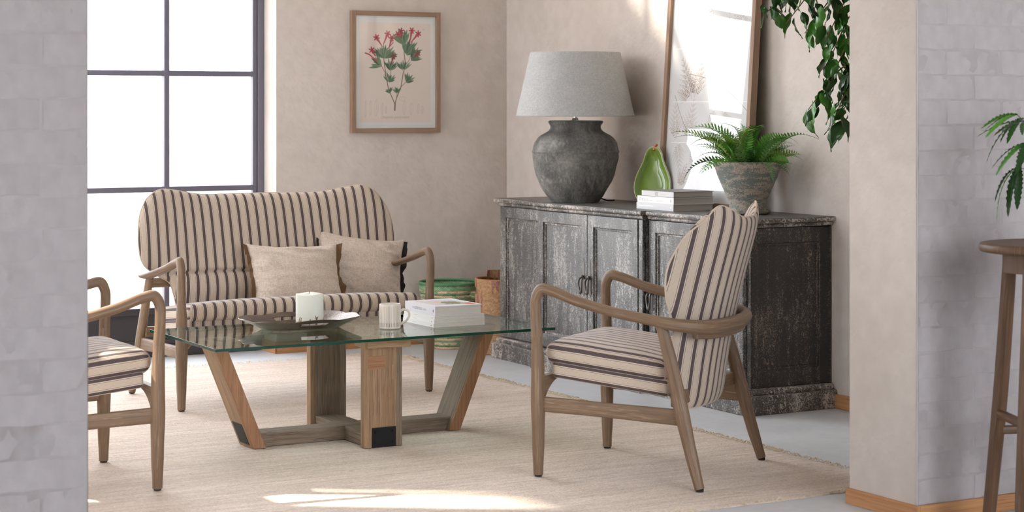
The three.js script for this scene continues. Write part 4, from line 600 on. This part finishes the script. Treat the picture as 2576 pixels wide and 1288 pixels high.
{ // tall framed fern print leaning on the wall, standing on the sideboard
  const w = 0.69, h = 1.16, lean = 0.064, P = thing('framed_fern_print', 'tall wood-framed print of brown ferns leaning on the wall behind the pot', 'picture', [-0.128, SB.top, 1.992], -Math.PI / 2 - 0.006);
  P.rotation.order = 'YXZ'; P.rotation.x = -lean;
  const fw = 0.026, fd = 0.034;
  for (const s of [-1, 1]) part('frame_side', rb(s * w / 2 - (s > 0 ? fw : 0), s * w / 2 + (s > 0 ? 0 : fw), 0, h, -fd / 2, fd / 2, 0.002, 'y', s), M.frame, P);
  part('frame_rail', rb(-w / 2 + fw, w / 2 - fw, 0, fw, -fd / 2, fd / 2, 0.002, 'x'), M.frame, P); part('frame_rail', rb(-w / 2 + fw, w / 2 - fw, h - fw, h, -fd / 2, fd / 2, 0.002, 'x', 1), M.frame, P);
  const t = canvasTex(1024, 1740, (g, W, Hh) => {
    g.fillStyle = '#d3d3d1'; g.fillRect(0, 0, W, Hh); const c = 'rgba(146,124,110,0.72)', c2 = 'rgba(164,152,142,0.6)';
    const line = (a) => { g.strokeStyle = 'rgba(120,104,92,0.8)'; g.lineWidth = 4; g.beginPath(); g.moveTo(...a[0]); g.bezierCurveTo(...a[1], ...a[2], ...a[3]); g.stroke(); };
    line([[80, 980], [200, 1200], [300, 1300], [520, 1420]]); line([[250, 830], [520, 850], [760, 930], [1000, 1100]]);
    for (const [x, y, a, L, k] of [[300, 1010, -0.45, 330, 0], [330, 1000, 0.3, 300, 0], [250, 1010, -1.2, 150, 0], [120, 1300, -0.1, 280, 1], [260, 1300, 0.25, 300, 1], [140, 1320, 2.9, 240, 1], [330, 1340, 2.6, 260, 1], [560, 1080, 2.9, 200, 1], [690, 1100, 2.6, 220, 1], [900, 1260, 1.3, 180, 0], [190, 1640, 0.5, 190, 0], [330, 1580, 2.5, 170, 0], [430, 1560, 2.8, 190, 0], [600, 700, 0.4, 330, 1], [760, 560, 0.9, 320, 1], [520, 420, -0.2, 330, 1], [860, 380, 0.2, 330, 1], [300, 300, -0.4, 300, 1], [700, 250, 0.3, 280, 1]]) frond(g, x, y, a, L, k ? c2 : c);
    g.fillStyle = 'rgba(240,240,238,0.9)'; g.fillRect(60, 1026, 920, 5); g.fillRect(60, 1320, 920, 5); g.fillRect(60, 640, 920, 5);
  });
  part('print', new THREE.BoxGeometry(w - 2 * fw, h - 2 * fw, 0.003).translate(0, h / 2, -0.002), [M.white, M.white, M.white, M.white, std({ map: t, roughness: 0.85 }), M.backing], P);
  part('glass', new THREE.PlaneGeometry(w - 2 * fw, h - 2 * fw).translate(0, h / 2, 0.007), M.pane, P);
  part('backing_board', new THREE.BoxGeometry(w - 2 * fw, h - 2 * fw, 0.004).translate(0, h / 2, -0.008), M.backing, P);
}
{ // botanical print on the back wall
  const x0 = -0.952, x1 = -0.436, y0 = 1.117, y1 = 1.752, w = x1 - x0, h = y1 - y0, P = thing('framed_botanical_print', 'wood-framed botanical print of red tubular flowers on the back wall', 'picture', [(x0 + x1) / 2, y0, 0.001]), fw = 0.024, fd = 0.03;
  for (const s of [-1, 1]) part('frame_side', rb(s * w / 2 - (s > 0 ? fw : 0), s * w / 2 + (s > 0 ? 0 : fw), 0, h, 0, fd, 0.002, 'y', s), M.frame, P);
  part('frame_rail', rb(-w / 2 + fw, w / 2 - fw, 0, fw, 0, fd, 0.002, 'x'), M.frame, P); part('frame_rail', rb(-w / 2 + fw, w / 2 - fw, h - fw, h, 0, fd, 0.002, 'x', 1), M.frame, P);
  const t = canvasTex(920, 1160, (g, W, Hh) => {   // measured on the print: x 0..920, y 0..1160
    g.fillStyle = '#dcdfdc'; g.fillRect(0, 0, W, Hh); g.fillStyle = '#ddd2c8'; g.fillRect(50, 70, 815, 1030);
    const leaf = (x, y, a, L, wd, c) => { g.save(); g.translate(x, y); g.rotate(a); g.fillStyle = c; g.beginPath(); g.moveTo(0, 0); g.quadraticCurveTo(wd, -L * 0.5, 0, -L); g.quadraticCurveTo(-wd, -L * 0.5, 0, 0); g.fill(); g.strokeStyle = 'rgba(170,190,160,0.7)'; g.lineWidth = 2; g.beginPath(); g.moveTo(0, 0); g.lineTo(0, -L * 0.92); g.stroke(); g.restore(); };
    const st = (p, lw, c = '#7b6357') => { g.strokeStyle = c; g.lineWidth = lw; g.beginPath(); g.moveTo(p[0], p[1]); for (let i = 2; i < p.length; i += 2) g.lineTo(p[i], p[i + 1]); g.stroke(); };
    st([450, 980, 450, 905, 380, 760, 350, 620, 330, 480, 315, 370], 9); st([450, 920, 470, 850, 520, 740, 545, 600, 575, 500, 560, 400, 555, 330], 9); st([455, 905, 450, 980], 15); st([350, 600, 310, 540, 290, 480], 5); st([388, 690, 400, 600, 415, 520], 5); st([520, 735, 570, 690, 610, 650], 5); st([575, 505, 620, 450, 640, 380], 5); st([470, 850, 478, 790], 4); st([395, 790, 385, 760], 4);
    const G = ['#4f6a52', '#5b7a5e', '#3f5a47', '#6a8266'], R = rng(4);
    const clump = (x, y, n, L, spread, up = 0) => { n = Math.round(n * 1.5); spread *= 0.85; for (let i = 0; i < n; i++) leaf(x + (R() - 0.5) * 10, y + (R() - 0.5) * 14, up + (i / (n - 1) - 0.5) * spread, L * (0.75 + R() * 0.4), L * (0.14 + R() * 0.06), G[Math.floor(R() * 4)]); };
    clump(335, 440, 9, 150, 3.0); clump(300, 520, 6, 130, 1.6, -1.0); clump(400, 560, 6, 120, 1.9, 0.2); clump(545, 560, 6, 110, 2.2, 0); clump(560, 300, 5, 170, 1.7, -0.3); clump(590, 400, 7, 165, 2.0, 0.4); clump(640, 460, 6, 140, 1.7, 0.7); clump(590, 690, 6, 100, 1.8, 0.5); clump(385, 680, 6, 95, 2.4, 0.2); clump(475, 800, 5, 70, 2.0, 0); clump(395, 800, 5, 70, 1.8, -0.4);
    const flower = (x, y, a, L, c) => { g.save(); g.translate(x, y); g.rotate(a); g.fillStyle = c; g.beginPath(); g.moveTo(-4, 0); g.lineTo(-13, -L); g.lineTo(13, -L); g.lineTo(4, 0); g.fill(); for (let i = 0; i < 6; i++) { g.save(); g.translate(0, -L - 6); g.rotate(i * 1.047 + 0.3); g.beginPath(); g.ellipse(0, -20, 8, 19, 0, 0, 7); g.fill(); g.restore(); } g.fillStyle = '#7d2b35'; g.beginPath(); g.arc(0, -L - 6, 7, 0, 7); g.fill(); g.restore(); };
    const r1 = '#ad4a54', r2 = '#9a3f48'; flower(310, 320, -0.62, 110, r1); flower(318, 300, 0.42, 120, r1); flower(385, 330, 0.3, 100, r1); flower(230, 420, -0.55, 70, r1); flower(530, 230, -0.1, 70, r2); flower(515, 210, -0.9, 30, r1); flower(620, 280, 0.2, 130, r1); flower(635, 270, 0.75, 120, r1); flower(405, 505, 0.35, 90, '#7c4040'); flower(660, 440, 0.75, 70, '#8a4a4a'); st([250, 470, 160, 400, 110, 385], 14, r1); st([370, 340, 435, 270], 9, r2);
    g.strokeStyle = 'rgba(140,126,116,0.45)'; g.lineWidth = 2; for (const [x, y, a, b] of [[120, 960, 10, 90], [175, 950, 14, 75], [240, 950, 22, 85], [310, 960, 12, 60], [350, 970, 6, 40], [560, 950, 16, 70], [640, 960, 20, 60], [720, 960, 14, 50], [770, 970, 12, 44]]) { g.beginPath(); g.ellipse(x, y, a, b, 0.05, 0, 7); g.stroke(); g.beginPath(); g.moveTo(x, y - b); g.lineTo(x, y + b); g.stroke(); } g.beginPath(); g.ellipse(540, 855, 34, 22, 0, 0, 7); g.stroke();
    g.fillStyle = 'rgba(120,102,94,0.5)'; g.font = 'italic 34px serif'; g.fillText('Chiquata paniculata', 290, 1058); g.font = '20px serif'; g.fillText('24', 770, 140);
  });
  part('print', new THREE.BoxGeometry(w - 2 * fw, h - 2 * fw, 0.003).translate(0, h / 2, 0.012), [M.white, M.white, M.white, M.white, std({ map: t, roughness: 0.9 }), M.backing], P);
  part('glass', new THREE.PlaneGeometry(w - 2 * fw, h - 2 * fw).translate(0, h / 2, 0.021), M.pane, P);
}

// ---------------------------------------------------------------- plants
function fernFrond(L, bend, seed, rise, wMax) {           // grows from the origin towards +x; returns geometry
  const R = rng(seed), gs = [], n = 22, P = [];
  { let x = 0, y = 0; P.push(V(0, 0, 0)); for (let i = 1; i <= n; i++) { const t = i / n, a = rise - (rise + bend) * t ** 1.5; x += Math.cos(a) * L / n; y += Math.sin(a) * L / n; P.push(V(x, y, 0.03 * L * 4 * Math.sin(t * 2.4 + seed) * t)); } }
  gs.push(sweep(P.filter((_, i) => i % 3 === 0 || i === n).map((q, i, a) => [q.x, q.y, q.z, lerp(0.0016, 0.0005, i / (a.length - 1))]), { n: 18, m: 5, side: [0, 0, 1], cap: 0.1 }));
  const pos = [], uv = [];
  const leaf = (o, d, up, l, w) => { const side = d.clone().cross(up).normalize(), m = 5; for (let k = 0; k < m; k++) { const a = k / m, b = (k + 1) / m, f = (q) => w * (Math.sin(Math.PI * Math.min(1, q * 0.86 + 0.14)) ** 0.7) * (q === 1 ? 0 : 1) * (1 + 0.16 * (k % 2 ? 1 : -1)), C = (q) => o.clone().addScaledVector(d, l * q).addScaledVector(up, -l * 0.22 * q * q), A = C(a), B = C(b), fold = 0.18; for (const s of [-1, 1]) { const A1 = A.clone().addScaledVector(side, s * f(a)).addScaledVector(up, f(a) * fold), B1 = B.clone().addScaledVector(side, s * f(b)).addScaledVector(up, f(b) * fold); pos.push(...A, ...B, ...B1, ...A, ...B1, ...A1); uv.push(0, a, 0, b, 1, b, 0, a, 1, b, 1, a); } } };
  const cnt = Math.round(L / 0.0125);
  for (let i = 2; i < cnt; i++) { const t = i / cnt, x = t * n, k = Math.min(n - 1, Math.floor(x)), o = P[k].clone().lerp(P[k + 1], x - k), tan = P[k + 1].clone().sub(P[k]).normalize(), sd = V(0, 0, 1), up = tan.clone().cross(sd).negate().normalize().negate(); const l = wMax * Math.sin(Math.PI * Math.min(1, (t * 0.93 + 0.1))) ** 0.75 * (0.9 + R() * 0.2) * (1 - 0.25 * t); for (const s of [-1, 1]) { const d = sd.clone().multiplyScalar(s).addScaledVector(tan, 0.45 + 0.3 * t).normalize(); leaf(o, d, up, l, Math.max(0.0016, l * 0.125)); } leaf; }
  const g = new THREE.BufferGeometry(); g.setAttribute('position', new THREE.Float32BufferAttribute(pos, 3)); g.setAttribute('uv', new THREE.Float32BufferAttribute(uv, 2)); g.computeVertexNormals(); gs.push(g);
  return merge(gs);
}
{
  const px = -0.235, pz = 2.475, y = SB.top;
  const sa = thing('saucer', 'round speckled clay saucer under the fern pot on the sideboard', 'saucer', [px, y, pz]);
  part('saucer_body', lathe([[0.002, 0.004], [0.06, 0.0005], [0.084, 0.0], [0.093, 0.005], [0.097, 0.013], [0.097, 0.017], [0.093, 0.018], [0.088, 0.012], [0.08, 0.007], [0.002, 0.007]], 72, (q) => { const a = Math.atan2(q.x, q.z); q.y += (q.y > 0.01 ? 0.001 * Math.sin(a * 5) : 0); }), M.pot, sa);
  const f = thing('potted_fern', 'green fern in a flared mottled grey clay pot on the sideboard', 'potted plant', [px, y + 0.0075, pz]);
  const prof = [[0.002, 0.0], [0.074, 0.0], [0.077, 0.004], [0.0755, 0.02], [0.076, 0.036], [0.079, 0.046], [0.09, 0.068], [0.107, 0.108], [0.125, 0.152], [0.141, 0.194], [0.1455, 0.207], [0.1455, 0.213], [0.142, 0.216], [0.1375, 0.215], [0.134, 0.204], [0.12, 0.189], [0.002, 0.187]];
  part('pot', lathe(prof, 96, (q) => { const a = Math.atan2(q.x, q.z), r = Math.hypot(q.x, q.z); if (r > 0.06 && q.y > 0.002) { const k = 1 + (0.0012 * Math.sin(q.y * 420) + 0.002 * (vn(a * 4 + 20, q.y * 40, 64, 64, 820) - 0.5)) / r; q.x *= k; q.z *= k; } }), M.pot, f);
  part('soil', lathe([[0.001, 0.201], [0.06, 0.2], [0.1, 0.197], [0.128, 0.193]], 32, (q) => { q.y += 0.008 * (vn(q.x * 90 + 30, q.z * 90 + 30, 128, 128, 822) - 0.5); }), M.soil, f);
  const R = rng(2024), greens = [0x5f9a3a, 0x4a8430, 0x7ca844, 0x3c6f30, 0x6c9a58, 0x88a84a].map((c) => leafMat(c, 0.45));
  const vs = [0, 1, 2, 3, 4, 5].map((k) => fernFrond([0.31, 0.27, 0.25, 0.2, 0.26, 0.17][k], [0.3, 0.5, -0.2, 0.4, 1.1, 0.2][k], 900 + k, [1.05, 1.25, 1.4, 1.0, 0.7, 1.2][k], [0.043, 0.045, 0.042, 0.036, 0.042, 0.036][k]));
  for (let i = 0; i < 66; i++) { const a = i * 2.39996 + R() * 0.5, r = 0.015 + R() * 0.075, k = (i * 5 + Math.floor(R() * 2)) % 6, m = part('frond', vs[k], greens[Math.floor(R() * 6)], f, [Math.cos(a) * r, 0.195, -Math.sin(a) * r]); m.rotation.order = 'YZX'; m.rotation.set((R() - 0.5) * 1.3, a + (R() - 0.5) * 0.6, (R() - 0.5) * 0.6); const sc = (0.76 + R() * 0.44) * (Math.cos(a) > 0.2 ? 0.62 : 1); m.scale.set(sc, sc, sc); }
}
function leafGeo(L, W, seed, curl = 0.25, tip = 0.18) {    // pointed leaf hanging towards -y, folded along its rib
  const n = 12, pos = [], uv = [], idx = [];
  for (let i = 0; i <= n; i++) { const t = i / n, w = W * (t < 0.82 ? Math.sin(Math.PI * Math.min(1, t / 0.86) ** 0.78) : 0) + (t >= 0.68 ? W * tip * (1 - t) * 1.6 : 0), y = -L * t, z = curl * L * Math.sin(t * 2.2 + seed) * 0.35; for (const s of [-1, -0.5, 0, 0.5, 1]) { pos.push(s * w, y, z + Math.abs(s) * w * 0.35 + 0.003 * Math.sin(t * 14 + s * 2 + seed) * Math.abs(s)); uv.push(s * w, y); } }
  for (let i = 0; i < n; i++) for (let j = 0; j < 4; j++) { const a = i * 5 + j, b = a + 5; idx.push(a, b, a + 1, b, b + 1, a + 1); }
  return smooth(grid(pos, uv, idx));
}
// weeping fig, standing behind the partition's pillar
{
  const tr = thing('weeping_fig_tree', 'weeping fig tree with glossy hanging leaves reaching in from behind the pillar', 'tree', [-0.42, 0, 3.72]);
  const pot = lathe([[0.002, 0.001], [0.13, 0.0], [0.15, 0.01], [0.185, 0.3], [0.19, 0.32], [0.178, 0.322], [0.17, 0.29], [0.002, 0.28]], 48); part('pot', pot, M.clay, tr); part('soil', lathe([[0.001, 0.292], [0.168, 0.285]], 24), M.soil, tr);
  part('trunk', sweep([[0, 0.28, 0, 0.022], [0.02, 0.8, -0.01, 0.018], [-0.01, 1.4, -0.02, 0.015], [0.01, 2.0, -0.05, 0.01]], { n: 24, m: 10, side: [1, 0, 0] }), M.stem, tr);
  const R = rng(606), mats = [0x2c5a1c, 0x24491a, 0x39691f, 0x1e3d1a, 0x3f7a26].map((c) => phys({ color: c, roughness: 0.28, side: THREE.DoubleSide, specularIntensity: 0.8 })), geos = [0, 1, 2, 3, 4, 5].map((k) => leafGeo(0.07 + 0.006 * k, 0.0165 + 0.0012 * (k % 3), k * 1.3, 0.35 + 0.1 * (k % 3)));
  // sprays: start, middle, end in tree coordinates
  const sprays = [];
  const spray = (a, b, c, n) => sprays.push([a, b, c, n]);
  spray([0, 1.75, -0.05], [-0.05, 1.8, -0.4], [-0.02, 1.62, -0.86], 26); spray([0, 1.7, -0.05], [-0.02, 1.74, -0.3], [0.0, 1.54, -0.62], 30); spray([0, 1.5, -0.02], [0.0, 1.62, -0.3], [0.02, 1.42, -0.5], 26);
  spray([0, 1.45, -0.02], [-0.02, 1.52, -0.28], [0.02, 1.3, -0.52], 24); spray([0, 1.3, 0], [-0.02, 1.42, -0.3], [0.0, 1.24, -0.6], 26); spray([0, 1.3, 0], [0, 1.38, -0.3], [0.04, 1.2, -0.46], 22); spray([0, 1.25, 0], [-0.03, 1.32, -0.3], [-0.02, 1.16, -0.44], 16); spray([0, 1.6, 0], [-0.04, 1.7, -0.25], [-0.06, 1.5, -0.42], 24); spray([0, 1.9, 0], [0, 1.95, -0.3], [0.05, 1.75, -0.7], 22); spray([0, 1.85, 0], [-0.02, 1.86, -0.45], [-0.02, 1.64, -0.8], 24); spray([0, 1.7, 0], [-0.04, 1.76, -0.4], [-0.03, 1.58, -0.7], 22);
  for (const [a, b, c, n] of sprays) {
    const C = new THREE.CatmullRomCurve3([V(...a), V(...b), V(...c)]);
    part('branch', sweep(C.getPoints(5).map((q, i) => [q.x, q.y, q.z, lerp(0.005, 0.0016, i / 5)]), { n: 16, m: 6, side: [1, 0, 0] }), M.stem, tr);
    for (let i = 0; i < n; i++) { const t = 0.3 + 0.7 * (i + R() * 0.6) / n, q = C.getPoint(Math.min(1, t)), m = part('leaf', geos[Math.floor(R() * 6)], mats[Math.floor(R() * 5)], tr, [q.x + (R() - 0.5) * 0.07, q.y + (R() - 0.5) * 0.05 + 0.01, q.z + (R() - 0.5) * 0.05]); m.rotation.order = 'YXZ'; m.rotation.set((R() - 0.5) * 1.1, R() * Math.PI * 2, (R() - 0.5) * 1.1); const sc = 0.8 + R() * 0.45; m.scale.set(sc, sc, sc); }
  }
}
{ // tall stool with a plant, right edge
  const sx = -1.04, sz = 5.02, top = 0.858, st = thing('bar_stool', 'tall round wooden stool beside the white brick pillar at the right edge', 'stool', [sx, 0, sz]);
  part('stool_top', lathe([[0.002, top - 0.028], [0.18, top - 0.028], [0.192, top - 0.026], [0.197, top - 0.02], [0.197, top - 0.008], [0.192, top - 0.002], [0.18, top], [0.002, top]], 80), M.stool, st);
  part('apron', lathe([[0.12, top - 0.029], [0.13, top - 0.029], [0.13, top - 0.085], [0.12, top - 0.085], [0.12, top - 0.029]], 64), M.stool, st);
  for (let k = 0; k < 4; k++) { const a = k * Math.PI / 2 + 1.2, c = Math.cos(a), s = Math.sin(a); part('leg', sweep([[c * 0.118, top - 0.03, s * 0.118, 0.021, 0.017], [c * 0.15, 0.4, s * 0.15, 0.022, 0.018], [c * 0.19, 0.003, s * 0.19, 0.019, 0.016]], { n: 14, m: 12, side: [-s, 0, c], p: 4, cap: 0.1, uo: k }), M.stool, st); const b = a + Math.PI / 2, h = 0.30 + 0.05 * (k % 2), r = 0.158; part('stretcher', sweep([[c * r, h, s * r, 0.013, 0.011], [Math.cos(b) * r, h, Math.sin(b) * r, 0.013, 0.011]], { n: 4, m: 10, side: [0, 1, 0], p: 4, cap: 0.1 }), M.stool, st); }
  const pl = thing('brake_fern_plant', 'potted plant with long wavy-edged green leaves standing on the wooden stool', 'potted plant', [sx + 0.05, top, sz]);
  part('pot', lathe([[0.002, 0.001], [0.055, 0.0], [0.06, 0.006], [0.075, 0.11], [0.078, 0.115], [0.072, 0.117], [0.066, 0.1], [0.002, 0.095]], 48), M.clay, pl); part('soil', lathe([[0.001, 0.103], [0.066, 0.098]], 24), M.soil, pl);
  const ms = [0x2f5a1e, 0x24421c, 0x3e7a22, 0x57902e].map((c) => leafMat(c, 0.45));
  const wavy = (L, W, bend, seed) => { const n = 26, pos = [], uv = [], idx = []; for (let i = 0; i <= n; i++) { const t = i / n, w = W * Math.sin(Math.PI * Math.min(1, t * 0.93 + 0.07)) ** 0.55 * (1 + 0.2 * Math.sin(i * 2.3 + seed)), x = L * t, y = -bend * L * t * t; for (const s of [-1, -0.5, 0, 0.5, 1]) { pos.push(x, y + Math.abs(s) * w * 0.3 + 0.15 * w * Math.sin(i * 2.3 + s + seed) * Math.abs(s), s * w); uv.push(x, s * w); } } for (let i = 0; i < n; i++) for (let j = 0; j < 4; j++) { const a = i * 5 + j, b = a + 5; idx.push(a, a + 1, b, b, a + 1, b + 1); } return smooth(grid(pos, uv, idx)); };
  const R = rng(88);
  // leaves in sprays of three on thin stalks: [angle round, stalk reach, stalk height, drop of the leaves]
  for (const [az, reach, up, drop, n, col] of [[3.25, 0.12, 0.25, 0.1, 3, 0], [3.0, 0.15, 0.19, 0.5, 4, 1], [3.35, 0.14, 0.12, 0.9, 4, 1], [2.8, 0.10, 0.19, 1.2, 3, 2], [3.6, 0.13, 0.27, 0.2, 3, 3], [2.4, 0.1, 0.34, 0.3, 3, 3], [4.4, 0.12, 0.26, 0.5, 3, 0], [1.2, 0.12, 0.28, 0.5, 3, 0], [0.2, 0.14, 0.22, 0.7, 3, 1], [5.3, 0.12, 0.3, 0.4, 3, 2]]) {
    const c = Math.cos(az), s = Math.sin(az), ex = c * reach, ez = s * reach; part('stalk', sweep([[0, 0.1, 0, 0.002], [ex * 0.4, 0.1 + up * 0.7, ez * 0.4, 0.0016], [ex, 0.1 + up, ez, 0.001]], { n: 12, m: 6, side: [0, 0, 1] }), M.stem, pl);
    for (let i = 0; i < n; i++) { const m = part('leaf', wavy(0.09 + R() * 0.06, 0.009 + R() * 0.004, 0.4 + drop * 0.4, R() * 6), ms[(col + (i === 1 ? 1 : 0)) % 4], pl, [ex, 0.1 + up, ez]); m.rotation.order = 'YZX'; m.rotation.set((R() - 0.5) * 0.8, -az + (i - (n - 1) / 2) * 0.62, 0.15 - drop * (0.5 + 0.25 * i)); }
  }
}

// ---------------------------------------------------------------- baskets in the corner
{
  const g1 = tex(512, 256, (u, v) => { const row = Math.floor(v * 60), ph = u * 80 + (row % 2) * 0.5, tw = Math.abs(Math.sin(ph * Math.PI)), n = fbm(u, v, 60, 40, 2, 850) - 0.5, green = [126, 160, 118], dk = [84, 120, 86], pink = [218, 184, 154]; let c = row > 57 ? dk : row % 4 < 2 && row < 56 ? pink : row % 8 === 2 ? dk : green; if (c === pink && vn(u * 45, row, 45, 60, 853) > 0.7) c = green; const k = (tw - 0.6) * 44 + n * 50; return [c[0] + k, c[1] + k, c[2] + k]; });
  const g2 = tex(512, 256, (u, v) => { const col = Math.floor(u * 64), ph = v * 60 + (col % 2) * 0.5, tw = Math.abs(Math.sin(ph * Math.PI)), n = fbm(u, v, 60, 60, 2, 860) - 0.5, red = vn(u * 40, v * 3, 40, 3, 864) > 0.62; const c = red ? [152, 106, 92] : [176, 138, 100]; const k = (tw - 0.55) * 56 + n * 50; return [c[0] + k, c[1] + k, c[2] + k]; });
  const mg = std({ map: g1, bumpMap: g1, bumpScale: 0.004, roughness: 0.9 }), mb = std({ map: g2, bumpMap: g2, bumpScale: 0.004, roughness: 0.9 });
  const hole = (cu, cv, du, dv) => (u, v) => { for (const c of cu) { let d = Math.abs(u - c); d = Math.min(d, 1 - d); if ((d / du) ** 4 + ((v - cv) / dv) ** 4 < 1) return false; } return true; };
  // outline: radius by height, woven ribs as relief
  const wall = (r0, r1, h, ribs, rows, amp) => (u, v) => { const a = -u * Math.PI * 2, r = lerp(r0, r1, v ** 0.8) + amp * Math.sin(v * rows * Math.PI * 2) * Math.sign(Math.sin(u * ribs * Math.PI * 2) || 1); return V(Math.cos(a) * r, 0.004 + v * h, Math.sin(a) * r); };
  const b1 = thing('woven_basket', 'green and pink striped woven basket in the corner behind the sideboard', 'basket', [-0.47, 0, 0.2]);
  part('basket_wall', thick(180, 60, wall(0.11, 0.158, 0.335, 45, 15, 0.0005), { t: -0.005, mask: hole([0.3 + 0.02, 0.82], 0.82, 0.035, 0.06), uvs: (u, v) => [u, v], crease: 0.2 }), mg, b1);
  part('rim', new THREE.TorusGeometry(0.158, 0.006, 8, 80).rotateX(Math.PI / 2).translate(0, 0.339, 0), std({ color: 0x5f8c64, roughness: 0.9 }), b1); part('base', new THREE.CylinderGeometry(0.111, 0.111, 0.008, 40).translate(0, 0.004, 0), mg, b1);
  const b2 = thing('woven_basket', 'tall brown rush basket with cut-out handles beside the sideboard', 'basket', [-0.335, 0, 0.525]);
  part('basket_wall', thick(180, 70, wall(0.128, 0.138, 0.372, 64, 30, 0.0003), { t: -0.006, mask: (u, v) => hole([0.425, 0.925], 0.845, 0.055, 0.05)(u, v), uvs: (u, v) => [u * 1.6, v * 1.0], crease: 0.2 }), mb, b2);
  part('rim', new THREE.TorusGeometry(0.138, 0.005, 8, 80).rotateX(Math.PI / 2).translate(0, 0.376, 0), std({ color: 0xb9855a, roughness: 0.9 }), b2); part('base', new THREE.CylinderGeometry(0.13, 0.13, 0.008, 40).translate(0, 0.004, 0), mb, b2);
  part('raised_handle', thick(36, 12, (u, v) => { const a = -(60 * Math.PI / 180) + (u - 0.5) * 1.36, r = 0.138; return V(Math.cos(-a) * r, 0.37 + v * 0.04, -Math.sin(-a) * r); }, { t: -0.006, closed: false, uvs: (u, v) => [u * 0.4, v * 0.1] }), mb, b2);
  part('band', new THREE.CylinderGeometry(0.1365, 0.135, 0.012, 64, 1, true).translate(0, 0.16, 0), std({ color: 0x2c4a30, roughness: 0.9, side: THREE.DoubleSide }), b2);
}
scene.traverse((o) => { if (o.isMesh) o.castShadow = o.receiveShadow = true; });
renderer.render(scene, camera);
